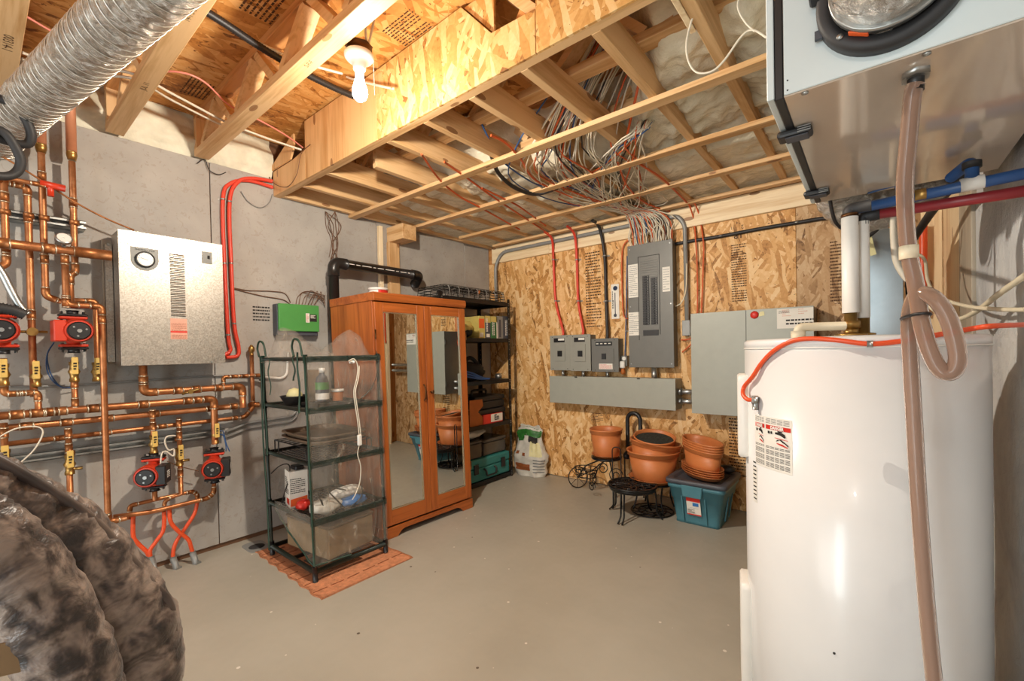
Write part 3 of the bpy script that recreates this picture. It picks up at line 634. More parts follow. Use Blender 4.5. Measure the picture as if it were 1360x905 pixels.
# headers to the floor loops
PA = lw([(168, 688), (215, 679), (276, 664), (284, 656), (284.5, 634)], xM); t = pipe_run('copper_pipe', 'front copper header sloping under the low pumps', [onX(xM, *p) for p in ((150, 687), (190, 682), (215, 677), (276, 662), (283.7, 655), (284.5, 640))], .0125, [], rad=2)
t2_ = pipe_run('copper_pipe', 'rear copper header with a raised bridge to the far floor loop', [onX(xM - .05, *p) for p in ((171, 690), (173, 672), (206, 664), (256, 653), (262, 657), (262, 668))], .0105, [], rad=2)
MB().tube([onX(xM, 205, 645), onX(xM - .03, 206, 664)], .0125, 10).build('pipe', M['copper'], t2_)
t3_ = pipe_run('copper_pipe', 'small copper bridge arching over the front header', [onX(xM - .02, *p) for p in ((217, 680), (219, 666), (228, 661), (240, 657))], .009, [], rad=2)
# orange floor loops and their sleeves
loops = [('orange floor heating tube curving out nearest the coat', [(177, 686), (177, 712), (183, 722), (196, 735), (198, 748)], .0), ('orange floor heating tube bending back to meet its neighbour', [(218, 679), (217, 704), (207, 720), (199, 733), (203, 750)], .012),
         ('orange floor heating tube crossing over in front of its pair', [(225, 677), (227, 694), (238, 707), (250, 717), (254, 728), (258, 742)], .02), ('orange floor heating tube crossing behind its pair', [(262, 668), (258, 683), (246, 702), (234, 720), (230, 734), (230, 750)], .0)]
for (lb, pp, dx) in loops:
    x = XL + .085 + dx; P = [onX(x, *p) for p in pp]
    t = thing('floor_heating_tube', lb, 'tube', (P[-1].x, P[-1].y, 0), 'orange floor loops')
    e = P[-1]; MB().tube(spline(P, 6), .0105, 10).build('tube', M['orange_tube'], t)
    s_ = P[-2] if pp[-1][1] > 745 else P[-1]
    q0 = P[-1] + (P[-2] - P[-1]) * .5; m = MB(); m.tube([q0 + V(0, 0, .012), q0, V(q0.x + .01, q0.y + .012, max(.002, q0.z - .11)), V(q0.x + .03, q0.y + .02, .001)], [.014, .0165, .0165, .0165], 10); m.build('sleeve', M['conduit'], t)
# wires and cords around the pumps
def cord(name, label, pts, r, mat, cat='cable', group=None, k=6, n=6):
    P = spline(pts, k); o = MB().tube(P, r, n).build(name, M[mat], None, loc=P[0]); return tag(o, label, cat, group)
cord('pump_cable', 'white coiled cord hanging from the low pump nearest the coat', [onX(xM + .06, *p) for p in ((213, 620), (215, 603), (221, 600), (230, 606), (231, 597), (224, 598), (219, 588), (222, 580), (233, 579))], .004, 'cable_white')
for i in (0, 1): cord('pump_wire', ('blue wire beside the pump at the manifold end, upper of two', 'blue wire beside the pump at the manifold end, lower of two')[i], [onX(xM + .02, *p) for p in ((288, 575 + i * 4), (296, 573 + i * 5), (300, 588 + i * 4), (305 - i * 5, 600))], .003, 'cable_blue', k=5)
for i in (0, 1): cord('pump_wire', ('blue wire looping from the upper black faced pump, outer of two', 'blue wire looping from the upper black faced pump, inner of two')[i], [onX(X1, *p) for p in ((72, 455), (63, 470), (62 + i * 3, 490), (70 + i * 3, 506), (84, 515), (103, 513))], .003, 'cable_blue', k=5)
cord('white_cable', 'pale doubled cord springing from behind the coat collar', [onX(xM + .05, *p) for p in ((-8, 585), (20, 570), (48, 567), (57, 575), (45, 598), (20, 622), (10, 640))], .0035, 'cable_white')
cord('pump_lead', 'thin dark lead sagging between the two low pumps', [onX(xM - .04, *p) for p in ((222, 613), (240, 620), (264, 626))], .0028, 'cable_brown')
cord('conduit_wire', 'thin grey conduit running level behind the yellow valves to the greenhouse', [onX(XL + .015, *p) for p in ((8, 514), (100, 512), (200, 505), (300, 499), (372, 503))], .0055, 'conduit')
P = [onX(XL + .02, *p) for p in ((345, 501), (374, 503), (381, 498), (383, 468))]; tag(MB().tube(fillet(P, .03), .009, 8).build('white_pipe', M['white'], None, loc=P[0]), 'white pipe turning up the wall behind the greenhouse', 'pipe')
for i, (dy, lb) in enumerate(((0, 'upper'), (7, 'lower'))):
    P = [onX(XL + .014, *p) for p in ((300, 574 + dy), (330, 562 + dy), (388, 553 + dy), (395, 545 + dy), (397, 530))]; tag(MB().tube(fillet(P, .03), .009, 8).build('conduit', M['conduit'], None, loc=P[0]), 'grey conduit beyond the low strut toward the greenhouse, ' + lb + ' of two', 'conduit', 'wall conduits')
# red conduits that drop beside the boiler
for i, (lb, pp) in enumerate((('red conduit with wide bend beside the boiler, outer of two', [(362, 249), (330, 240), (306, 244), (296, 265), (298, 350), (303, 445), (306, 465), (299, 471), (292, 473)]), ('red conduit with tight bend beside the boiler, inner of two', [(362, 241), (335, 237), (316, 242), (305, 268), (307, 350), (311, 430), (317, 462), (315, 473), (300, 475)]))):
    x = XL + .02 + .01 * i; P = [onX(x, *p) for p in pp]
    t = thing('red_conduit', lb, 'conduit', tuple(P[-1]), 'red conduits beside the boiler'); MB().tube(spline(P, 6), .0115, 10).build('tube', M['red_tube'], t)
    for k_ in (3, 4, 5):
        q = P[k_]; m = MB(); m.tube([q - V(0, 0, .005), q + V(0, 0, .005)], .0135, 10); m.box((XL + .001, q.y - .024, q.z - .004), (XL + .004, q.y + .024, q.z + .004)); m.build('clip', M['galv'], t)
# small low-voltage wires
cord('thermostat_wire', 'dark thin wire from the boiler side across to the green box, upper one', [onX(XL + .008, *p) for p in ((308, 382), (330, 386), (360, 387), (378, 390), (386, 402))], .003, 'cable_brown')
cord('thermostat_wire', 'dark thin wire from the boiler side across to the green box, lower one', [onX(XL + .008, *p) for p in ((308, 383), (330, 389), (352, 394), (375, 398), (385, 404))], .003, 'cable_brown')
for i in range(7): cord('control_wire', 'thin brown control wire arching from the green box to the black pipe', [onX(XL + .012 + .004 * i, *p) for p in ((393 + i * 4, 405), (396 + i * 5, 394 - (i * 5) % 9), (408 + i * 3, 387 + (i * 4) % 11), (432, 393 + i * 2.2))], .0026, 'cable_brown', group='control wires at the green box')
for i in range(7): cord('control_wire', 'thin brown control wire crossing down the wall to the black pipe elbow', [onX(XL + .012 + .004 * i, *p) for p in ((432 + (i * 13) % 26, 281), (433 + (i * 17) % 24, 300), (440 + (i * 7) % 13, 320 + i), (437 + (i * 11) % 16, 342 + (i * 5) % 9))], .0026, 'cable_brown', group='control wires above the black pipe')
cord('loose_wire', 'thin dark loose wire at the top corner of the grey boards', [onX(XL + .02, *p) for p in ((262, 205 + 12), (272, 212), (278, 226), (290, 232), (300, 229))], .003, 'cable_black')
# green zone controller with wall notes
a, b = onX(XL + .09, 370, 403), onX(XL + .09, 424, 441)
t = thing('zone_controller', 'green zone control box on the grey wall behind the greenhouse top', 'controller', (XL, (a.y + b.y) / 2, b.z))
MB().box((XL + .001, a.y - .004, b.z - .028), (XL + .07, b.y, a.z)).build('body', M['slate'], t, .003)
m = MB(); m.box((XL + .07, a.y, b.z), (XL + .09, b.y + .003, a.z + .002)); m.build('cover', M['green'], t, .004)
c_ = onX(XL + .0905, 407, 422); d_ = onX(XL + .0905, 422, 413); w_ = .045
m = MB(); m.box((XL + .09, c_.y - .004, c_.z - .035), (XL + .0907, c_.y + .022, c_.z + .03)); m.mi = 1; m.box((XL + .09, c_.y + .024, c_.z - .028), (XL + .0907, c_.y + .075, c_.z + .024)); m.mi = 2; scribble(m, (XL + .0909, c_.y - .001, c_.z - .03), (0, 1, 0), (0, 0, 1), .016, .055, 9, seed=3, fill=.4)
m.mi = 0; scribble(m, (XL + .0909, c_.y + .03, c_.z - .005), (0, 1, 0), (0, 0, 1), .035, .025, 3, seed=5); m.build('label', [M['paper'], M['ink'], M['red']], t)
a, b = onX(XL + .0006, 336, 427), onX(XL + .0006, 358, 407); m = MB(); scribble(m, (XL + .0006, a.y, a.z), (0, 1, 0), (0, 0, 1), b.y - a.y, b.z - a.z, 5, seed=21, fill=.45); tag(m.build('wall_note', M['ink'], None, loc=(XL, a.y, a.z)), 'small handwritten black notes in five lines on the grey wall', 'writing')
# black ABS vent
xA = XL + .16
P = [onX(xA, *p) for p in ((445, 560), (442, 354))]; A = V(xA, P[1].y, 0.0); top = onX(xA, 450, 344); e2 = onX(xA, 548, 362)
t = thing('black_drain_pipe', 'black plastic pipe rising behind the greenhouse and crossing to the wardrobe top', 'pipe', tuple(A))
yv = onX(xA, 444, 400).y; zt = onX(xA, 450, 350).z; ye = onX(xA, 553, 362).y
MB().tube([V(xA, yv, 0), V(xA, yv, zt - .06)], .036, 18).build('pipe', M['abs'], t); MB().tube([V(xA, yv + .06, zt), V(xA, ye, zt)], .036, 18).build('pipe', M['abs'], t)
for P in (fillet([V(xA, yv, zt - .1), V(xA, yv, zt), V(xA, yv + .1, zt)], .07), fillet([V(xA, ye - .05, zt), V(xA, ye + .03, zt), V(xA - .10, ye + .06, zt - .06)], .06)): MB().tube(P, .042, 18).build('elbow', M['abs'], t)
m = MB(); scribble(m, (xA + .0365, yv + .1, zt - .004), (0, 1, 0), (0, 0, 1), ye - yv - .2, .008, 1, seed=9); m.build('print', M['paper'], t)
MB().tube([V(xA - .09, yv + .055, 0), V(xA - .09, yv + .055, zt - .02)], .02, 10).build('vent_line', M['abs'], t)
# ================================================================ bare bulb on the truss
def bulb():
    bx, by = -1.597, 1.02
    t = thing('ceiling_bulb', 'glowing bare bulb in a white holder fixed to the floor truss', 'lamp', (bx, by, 2.42))
    MB().tube([V(bx, by, 2.412), V(bx, by, 2.445)], .052, 8).build('junction_box', M['bronze'], t, .003)
    MB().lathe([(.057, 2.412), (.058, 2.402), (.05, 2.392), (.035, 2.384), (.026, 2.37), (.024, 2.352), (.02, 2.352)], (bx, by, 0), 28).build('lamp_holder', M['porcelain'], t)
    MB().lathe([(.0, 2.226), (.012, 2.228), (.022, 2.236), (.029, 2.25), (.0305, 2.262), (.028, 2.278), (.021, 2.298), (.0165, 2.32), (.0165, 2.35)], (bx, by, 0), 24).build('bulb', M['glow'], t)
    m = MB()
    for i in range(4): q = V(bx + .057 - .004 * i, by - .01, 2.40 - .016 * i)
    m.tube([V(bx + .045, by + .035, 2.39), V(bx + .047, by + .037, 2.25)], .0012, 5); m.build('pull_cord', M['porcelain'], t)
    for i, q in enumerate(([(bx + .03, by + .02, 2.44), (bx + .05, by - .0, 2.5), (bx + .06, by + .02, 2.62), (bx + .05, by + .03, 2.675)], [(bx + .01, by + .03, 2.44), (bx + .035, by + .04, 2.52), (bx + .05, by + .05, 2.6), (bx + .03, by + .06, 2.675)])):
        MB().tube(spline(q, 5), .005, 7).build('supply_cable', M['cable_white'], t)
    l = bpy.data.lights.new('bulb_light', 'POINT'); l.energy = BULB_WATTS; l.color = (1, .9, .76); l.shadow_soft_size = .03; l.use_nodes = True
    nt = l.node_tree; em = nt.nodes['Emission']; fo = nt.nodes.new('ShaderNodeLightFalloff'); fo.inputs['Strength'].default_value = 1.0; nt.links.new(fo.outputs['Linear'], em.inputs['Strength'])
    lo = bpy.data.objects.new('bulb_light', l); COL.objects.link(lo); lo.location = (bx, by, 2.194)
bulb()
# ================================================================ racked wardrobe with mirror doors
def onPl(p0, n, px, py):
    d = ray(px, py); return CAM + d * ((Vector(p0) - CAM).dot(n) / d.dot(n))
W0 = V(-2.443, 1.662, 0); WA = math.radians(-1.7); WN = V(math.cos(WA), math.sin(WA), 0); WRi = Matrix.Rotation(-WA, 3, 'Z')
def wl(px, py):
    q = WRi @ (onPl(W0, WN, px, py) - W0); return q.y, q.z      # along the front, height
wt = thing('wardrobe', 'reddish wooden wardrobe with two long mirror doors', 'wardrobe', tuple(W0)); wt.rotation_euler = (0, 0, WA)
WS = .026
def wb_(m, name, mat, parent=wt, bev=.002):
    m.v = [(x + W0.x, y - WS * z + W0.y, z) for x, y, z in m.v]; return m.build(name, mat, parent, bev)
WW = .785; WD = .56; WH = 1.60
def bx(lo, hi): return MB().box(lo, hi)
wb_(bx((-WD, 0, .07), (-.02, .02, 1.545)), 'side_panel', M['ward_z']); wb_(bx((-WD, WW - .02, .07), (-.02, WW, 1.545)), 'side_panel', M['ward_z'])
wb_(bx((-WD, .02, .07), (-WD + .012, WW - .02, 1.545)), 'back_panel', M['ward_z']); wb_(bx((-WD + .012, .02, .075), (-.03, WW - .02, .095)), 'bottom_panel', M['ward_y'])
m = MB(); m.prism([(-WD, -.004, 1.545), (.006, -.004, 1.545), (.012, -.004, 1.56), (.012, -.004, 1.592), (.004, -.004, WH), (-WD, -.004, WH)], (0, WW + .008, 0)); wb_(m, 'crown', M['ward_y'])
m = MB(); m.prism([(-.012, 0, 0), (-.012, .10, 0), (-.012, .13, .03), (-.012, .16, .04), (-.012, WW - .16, .04), (-.012, WW - .13, .03), (-.012, WW - .10, 0), (-.012, WW, 0), (-.012, WW, .07), (-.012, 0, .07)], (.018, 0, 0))
m.box((-WD, 0, 0), (-.013, .018, .07)); m.box((-WD, WW - .018, 0), (-.013, WW, .07)); wb_(m, 'plinth', M['ward_y'])
DY = [(.004, WW / 2 - .002), (WW / 2 + .001, WW - .004)]
for i, (a, b) in enumerate(DY):
    st = .06; zt, zb = 1.537, .082
    rail_b = .10
    d = wb_(bx((-.018, a, zb), (.002, a + st, zt)), 'door', M['ward_z'])
    for nm, lo, hi, mt in (('stile', (-.018, b - st, zb), (.002, b, zt), 'ward_z'), ('top_rail', (-.018, a + st, zt - .062), (.001, b - st, zt), 'ward_y'), ('bottom_rail', (-.018, a + st, zb), (.001, b - st, zb + rail_b), 'ward_y')):
        wb_(bx(lo, hi), nm, M[mt], d)
    m = MB()
    for lo, hi in (((-.006, a + st, zb + rail_b), (.001, a + st + .006, zt - .062)), ((-.006, b - st - .006, zb + rail_b), (.001, b - st, zt - .062)), ((-.006, a + st, zt - .068), (.001, b - st, zt - .062)), ((-.006, a + st, zb + rail_b), (.001, b - st, zb + rail_b + .006))): m.box(lo, hi)
    wb_(m, 'bead', M['mirror_edge'], d, 0)
    wb_(bx((-.012, a + st, zb + rail_b), (-.006, b - st, zt - .062)), 'mirror', M['mirror'], d, 0)
    hy = b - .028 if i == 0 else a + .03
    m = MB(); m.tube([(.004, hy, .985), (.022, hy, .97), (.026, hy, .93), (.022, hy, .89), (.004, hy, .875)], .005, 8) if i == 0 else m.lathe([(.0, .03), (.012, .028), (.013, .02), (.006, .012), (.006, 0)], (.002, hy, .93), 12, (1, 0, 0))
    wb_(m, 'handle', M['bronze'], d, 0)
    for z in (.3, 1.3): wb_(MB().tube([(.004, a - .002 if i == 0 else b + .002, z), (.004, a - .002 if i == 0 else b + .002, z + .06)], .005, 8), 'hinge', M['bronze'], d, 0)
c = onX(-2.78, 531, 391); c = V(-2.74, 1.86, WH)
t = thing('plastic_tub', 'white and red lidded tub on the wardrobe top', 'tub', tuple(c))
MB().lathe([(.055, 0), (.06, .01), (.064, .06)], c, 24).build('body', M['white'], t); MB().lathe([(.068, .058), (.07, .07), (.066, .075), (0, .076)], c, 24).build('lid', M['white'], t)
m = MB(); m.grid(lambda u, v: c + V(.0665 * math.cos(-.6 + 1.6 * u), .0665 * math.sin(-.6 + 1.6 * u), .012 + .045 * v), 10, 1); m.build('label', M['red'], t)
c = V(-2.80, 2.04, WH); t = tag(MB().lathe([(.05, 0), (.055, .03), (.05, .035), (0, .036)], c, 20).build('tin', M['white'], None, loc=c), 'flat pale tin beside the red tub on the wardrobe top', 'tin')
# ================================================================ woven mat
def matf(u, v):
    x = -2.945 + .84 * u; y = 1.062 + .56 * v
    return (x + .008 * math.sin(v * 23) * (1 - u) + (.03 * v if u < .01 else 0), y + .006 * math.sin(u * 40) * (1 if v < .5 else .6) + .02 * (1 - u) * (1 - v), .006 + .003 * math.sin(u * 26) * math.sin(v * 5))
t = thing('floor_mat', 'orange woven mat with cross seams under the greenhouse', 'mat', (-2.525, 1.34, 0))
m = MB(); m.grid(matf, 70, 24)
n0 = len(m.v); m.v += [(x, y, .0005) for x, y, z in m.v]; m.f += [tuple(n0 + i for i in f[::-1]) for f in m.f]; m.m += [0] * len(m.m); m.s += [False] * len(m.s)
for i in range(70):
    for j in (0, 24): m.face((i * 25 + j, (i + 1) * 25 + j, n0 + (i + 1) * 25 + j, n0 + i * 25 + j))
for j in range(24):
    for i in (0, 70): m.face((i * 25 + j, i * 25 + j + 1, n0 + i * 25 + j + 1, n0 + i * 25 + j))
m.build('weave', M['mat'], t)
for k in range(1, 9):
    u = k / 9 + .01 * math.sin(k * 5); m = MB()
    for a in range(6):
        v0, v1 = a / 6 + .02, a / 6 + (.10 if k % 2 else .15); p, q = V(*matf(u, v0)), V(*matf(u, v1)); m.bar(p + V(0, 0, .001), q + V(0, 0, .001), .005, .003)
    m.build('seam', M['mat_line'], t)
# ================================================================ small greenhouse on the mat
GS = .022
gx0, gx1, gy0, gy1 = -2.81, -2.285, 1.128, 1.562
gt = thing('greenhouse_rack', 'small tiered plastic greenhouse under wrinkled clear film', 'greenhouse', (-2.55, 1.34, .008))
def gb(m, name, mat, parent=gt, bev=0):
    m.v = [(x, y - GS * z, z) for x, y, z in m.v]; return m.build(name, mat, parent, bev)
for x in (gx0, gx1):
    for y in (gy0, gy1):
        p = gb(MB().tube([(x, y, .012), (x, y, 1.19)], .0085, 10), 'post', M['green_frame'])
        gb(MB().tube([(x, y, .0085), (x, y, .09)], .014, 10), 'foot', M['black'], p)
ZL = [.06, .325, .63, .915, 1.185]
for i, z in enumerate(ZL):
    m = MB()
    for a, b in (((gx0, gy0), (gx1, gy0)), ((gx1, gy0), (gx1, gy1)), ((gx1, gy1), (gx0, gy1)), ((gx0, gy1), (gx0, gy0))): m.tube([(a[0], a[1], z), (b[0], b[1], z)], .011 if i else .014, 8)
    gb(m, 'tier_frame', M['green_frame'])
    for x in (gx0, gx1):
        for y in (gy0, gy1): gb(MB().tube([(x, y, z - .022), (x, y, z + .022)], .0125, 8), 'connector', M['green_strap'] if i == 4 else M['green_frame'])
    if i: gb(MB().box((gx1 + .020, gy0 - .006, z - .018), (gx1 + .0225, gy1 + .006, z + .014)), 'film_band', M['film_edge'])
    if i in (1, 2, 3):
        m = MB(); n = 16
        for k in range(1, n): y = gy0 + (gy1 - gy0) * k / n; m.box((gx0, y - .0025, z - .003), (gx1, y + .0025, z))
        for k in range(1, n + 2): x = gx0 + (gx1 - gx0) * k / (n + 2); m.box((x - .0025, gy0, z - .005), (x + .0025, gy1, z - .003))
        s_ = gb(m, 'shelf_grid', M['black'])
MB_ = MB(); MB_.tube([(gx1 - .26, gy0, .06), (gx1 - .26, gy1, .06)], .012, 8); gb(MB_, 'cross_bar', M['black'])
# film cover: front, back end, far side and the slumped roof
def wr_(a, b, s=1): return s * (.012 * noise.noise((a * 5, b * 9, 1.3)) + .006 * noise.noise((a * 17, b * 11, 4)))
gb(MB().grid(lambda u, v: (gx1 + .016 + wr_(u, v), gy0 - .008 + (gy1 - gy0 + .016) * u, .09 + .05 * (1 - u) * 0 + 1.11 * v), 18, 40), 'film_front', M['film'])
gb(MB().grid(lambda u, v: (gx0 - .012 + (gx1 - gx0 + .024) * u, gy1 + .014 + wr_(u, v + 7, .6), .25 + .95 * v), 18, 30), 'film_side', M['film'])
gb(MB().grid(lambda u, v: (gx0 - .014 + wr_(u + 3, v, .6), gy0 + (gy1 - gy0) * u, .3 + .9 * v), 14, 30), 'film_back', M['film'])
def roof(u, v):
    x = gx0 - .02 + (gx1 - gx0 + .045) * u; y = gy0 - .02 + (gy1 - gy0 + .04) * v
    e = min(1, min(u, 1 - u) * 5) * min(1, min(v, 1 - v) * 5)
    pk = math.exp(-((u - .18) / .17) ** 2 - ((v - .25) / .32) ** 2) * .155 + math.exp(-((u - .80) / .16) ** 2 - ((v - .70) / .30) ** 2) * .15 + .03 * math.exp(-((u - .1) / .2) ** 2)
    return (x, y, 1.165 + .03 * e + pk * min(1, e * 1.4) + .010 * noise.noise((u * 9, v * 9, 2)) * e)
gb(MB().grid(roof, 44, 40), 'film_roof', M['film'])
def pouch(u, v):
    x = gx0 + .10 + (gx1 - gx0 - .09) * u; zb = .30 - .20 * u; zt = .36
    z = zb + (zt - zb) * v; return (x, gy0 - .012 - .03 * math.sin(PI * v) * math.sin(PI * u) + wr_(u, v + 2), z)
gb(MB().grid(pouch, 20, 10), 'film_skirt', M['film'])
e = [pouch(u / 10, 0) for u in range(11)] + [(gx1 + .016, gy0, .10), (gx1 + .016, gy0 + .2, .085)]
gb(MB().tube(e, .005, 6), 'film_piping', M['green_strap'])
gb(MB().tube([(gx1 + .014, gy0 - .01, z / 10) for z in range(1, 13)], .006, 6), 'film_piping', M['green_strap'])
gb(MB().tube(spline([(gx1 + .018, gy1 - .02, 1.32 - .1), (gx1 + .03, gy1 - .01, 1.15), (gx1 + .03, gy1 - .06, 1.02), (gx1 + .026, gy1 - .14, .95)], 6), .003, 6), 'film_piping', M['film_edge'])
for x, y, zt, zb, w in ((gx0 - .012, gy0 - .012, 1.20, .04, .012), (gx0 + .03, gy0 - .013, 1.19, .62, .01), (gx0 + .12, gy0 - .016, 1.19, .98, .008), (gx1 - .05, gy0 - .016, 1.22, .90, .011), (gx1 - .10, gy0 - .014, 1.22, 1.07, .008)):
    gb(MB().tube([(x + .008 * math.sin(k * .9 + x * 9), y + .004 * math.cos(k), zt + (zb - zt) * k / 9) for k in range(10)], w * .8, 6, sq=.4), 'tie_strap', M['green_strap'])
for c_ in ((gx0 + .02, gy0, 1.255), (gx1 - .06, gy0, 1.245)):
    gb(MB().tube(spline([(c_[0] - .03, c_[1] - .015, 1.20), (c_[0] - .05, c_[1] - .015, 1.25), (c_[0] - .02, c_[1] - .015, 1.29), (c_[0] + .03, c_[1] - .012, 1.275), (c_[0] + .05, c_[1] - .01, 1.20)], 5), .006, 6), 'tie_strap', M['green_strap'])
# things on the tiers
def gz(i): return ZL[i] + .0005
def lean(y, z): return y - GS * z
z = gz(3); c = V(-2.63, lean(1.22, z), z)
t = thing('plant_bowl', 'dark round bowl with a pale lump on the top greenhouse tier', 'bowl', tuple(c)); MB().lathe([(.05, 0), (.075, .05), (.078, .055), (.072, .05), (.048, .008), (0, .008)], c, 24).build('bowl', M['black'], t)
MB().lathe([(.0, .10), (.03, .09), (.045, .06), (.04, .03), (0, .02)], c, 14).build('filling', M['bag_cream'], t)
c = V(-2.60, lean(1.33, z), z); m = MB(); m.lathe([(.012, .0), (.085, .0), (.095, .085), (.085, .17), (.07, .2)], c + V(0, .0, .0), 18, (0, 0, 1), sy=.35); 
tag(m.build('dark_scoop', M['brown_tray'], None, loc=c), 'brown rounded pot tilted behind the bowl on the top tier', 'pot')
c = V(-2.40, lean(1.27, z), z + .026)
t = thing('spray_bottle', 'dark bottle with white cap and green label on the top tier', 'bottle', tuple(c)); MB().lathe([(.034, 0), (.036, .01), (.036, .11), (.028, .14), (.014, .155), (.014, .165)], c, 20).build('body', M['slate'], t); MB().lathe([(.016, .163), (.016, .19), (0, .191)], c, 14).build('cap', M['white'], t)
MB().lathe([(.0365, .07), (.0365, .11)], c, 20).build('label', M['green'], t); MB().lathe([(.0365, .015), (.0365, .05)], c, 20).build('label', M['paper'], t)
c = V(-2.39, lean(1.355, z), z + .026)
t = thing('small_cup', 'small orange cup with a white rim beside the dark bottle', 'cup', tuple(c)); MB().lathe([(.028, 0), (.034, .05)], c, 16).build('cup', M['orange_card'], t); MB().lathe([(.03, .05), (.037, .052), (.036, .066), (0, .068)], c, 16).build('lid', M['white'], t)
c = V(-2.41, lean(1.32, z), z)
t = thing('seed_tray', 'shallow black tray under the bottle on the top tier', 'tray', tuple(c)); m = MB(); m.box((c.x - .1, c.y - .12, c.z), (c.x + .1, c.y + .16, c.z + .006)); 
for lo, hi in (((-.1, -.12), (-.094, .16)), ((.094, -.12), (.1, .16)), ((-.1, -.12), (.1, -.114)), ((-.1, .154), (.1, .16))): m.box((c.x + lo[0], c.y + lo[1], c.z), (c.x + hi[0], c.y + hi[1], c.z + .025))
m.build('tray', M['black'], t)
z = gz(2)
t = thing('wire_riser', 'black wire riser holding brown trays on the third tier', 'rack', (-2.55, lean(1.34, z), z)); m = MB(); X = (-2.78, -2.34); Y_ = (lean(1.16, z), lean(1.53, z))
for k in range(9): x = X[0] + (X[1] - X[0]) * k / 8; m.tube([(x, Y_[0], z + .07), (x, Y_[1], z + .07)], .003, 6)
for y in Y_: m.tube([(X[0], y, z + .07), (X[1], y, z + .07)], .004, 6)
m.build('wire_top', M['black'], t)
for x in (X[0], X[0] + .05, X[1] - .05, X[1]):
    for y in Y_: MB().tube([(x, y, z), (x, y, z + .07)], .004, 6).build('leg', M['black'], t)
for k, (s_, lb) in enumerate(((0, 'brown shallow tray, lower of the nested pair on the wire riser'), (.026, 'brown shallow tray, upper of the nested pair on the wire riser'))):
    zz = z + .075 + s_; t = thing('shallow_tray', lb, 'tray', (-2.55, lean(1.34, zz), zz), 'nested brown trays'); m = MB()
    def tr(u, v, zz=zz):
        g = 2 * PI * u; sx_, sy_ = .235, .175; q = 5; cx_, cy_ = abs(math.cos(g)) ** (2 / q) * (1 if math.cos(g) > 0 else -1), abs(math.sin(g)) ** (2 / q) * (1 if math.sin(g) > 0 else -1)
        prof = [(0, .003), (.85, .003), (.9, .024), (1, .026), (1, .02), (.91, .018), (.86, 0), (0, 0)]; r, h = prof[round(v * 7)]
        return (-2.55 + sx_ * cx_ * r, lean(1.345, zz) + sy_ * cy_ * r, zz + h)
    m.grid(tr, 40, 7, sm=False); m.build('tray', M['brown_tray'], t)
z = gz(1)
c = V(-2.64, lean(1.21, z), z); t = thing('product_box', 'pale printed box with an orange band on the second tier', 'box', tuple(c)); m = MB(); R1 = Matrix.Rotation(math.radians(-12), 3, 'Z')
bx_ = m.box((c.x - .055, c.y - .05, c.z), (c.x + .055, c.y + .05, c.z + .21), R1); bo = bx_.build('carton', M['paper'], t, .001)
m = MB(); o_ = c + R1 @ V(-.055, -.051, .0); u_ = R1 @ V(1, 0, 0); n_ = R1 @ V(0, -1, 0); scribble(m, o_ + V(0, 0, .075) + u_ * .015, u_, (0, 0, 1), .08, .10, 9, seed=31, fill=.4); m.mi = 1
m.prism([o_ + u_ * .05 + V(0, 0, .02), o_ + u_ * .108 + V(0, 0, .02), o_ + u_ * .108 + V(0, 0, .055), o_ + u_ * .045 + V(0, 0, .05)], n_ * .0012); m.build('print', [M['ink'], M['pump_red']], bo)
o_ = c + R1 @ V(.0555, -.045, 0); u2 = R1 @ V(0, 1, 0); m = MB(); scribble(m, o_ + V(0, 0, .08), u2, (0, 0, 1), .08, .09, 8, seed=32, fill=.4); m.mi = 1; m.prism([o_ + V(0, 0, .01), o_ + u2 * .09 + V(0, 0, .01), o_ + u2 * .09 + V(0, 0, .06), o_ + V(0, 0, .05)], R1 @ V(.0012, 0, 0)); m.build('print', [M['ink'], M['orange_tag']], bo)
MB().box((c.x - .03, c.y - .02, c.z + .211), (c.x + .04, c.y + .03, c.z + .235)).build('black_plug', M['black'], bo, .004)
def crumple(c, sx, sy, sz, seed, n=18):
    def fn(u, v):
        g = 2 * PI * u; p = PI * (v - .5) * .999; d = V(math.cos(p) * math.cos(g), math.cos(p) * math.sin(g), math.sin(p))
        k = 1 + .22 * noise.noise(d * 2.2 + V(seed, 0, 0)) + .10 * noise.noise(d * 6 + V(seed, 3, 0)); q = V(d.x * sx * k, d.y * sy * k, d.z * sz * k + sz)
        return c + V(q.x, q.y, max(0.001, q.z))
    return MB().grid(fn, n, n // 2 + 2, wrap=False)
for nm, lb, cc, s_, mt, sd in (('plastic_bag', 'crumpled white bag at the front of the second tier', V(-2.36, lean(1.24, z), z), (.075, .09, .04), 'trash_bag', 1), ('seed_packet', 'blue packet lying over white bags on the second tier', V(-2.355, lean(1.40, z), z + .0), (.05, .09, .028), 'pack_blue', 2),
                               ('paper_bag', 'flat pale paper bag behind the blue packet', V(-2.46, lean(1.42, z), z), (.05, .11, .045), 'paper', 3), ('cloth_bundle', 'red and white crumpled packet by the printed box', V(-2.515, lean(1.19, z), z), (.035, .04, .03), 'red', 4)):
    tag(crumple(cc, *s_, sd).build(nm, M[mt], None, loc=cc), lb, 'bag' if 'bag' in nm else 'packet')
for k in range(2): cord('power_lead', ('black lead looping over the packets on the second tier', 'black lead drooping down from the printed box')[k], [V(-2.31 - .02 * k, lean(1.17 + .03 * k, z), z + .14 - .05 * k), V(-2.305, lean(1.22, z), z + .03), V(-2.30, lean(1.32, z), z + .008), V(-2.30, lean(1.42 - .2 * k, z), z + .05 + .1 * k), V(-2.32, lean(1.44 - .1 * k, z), z + .11)], .0035, 'cable_black')
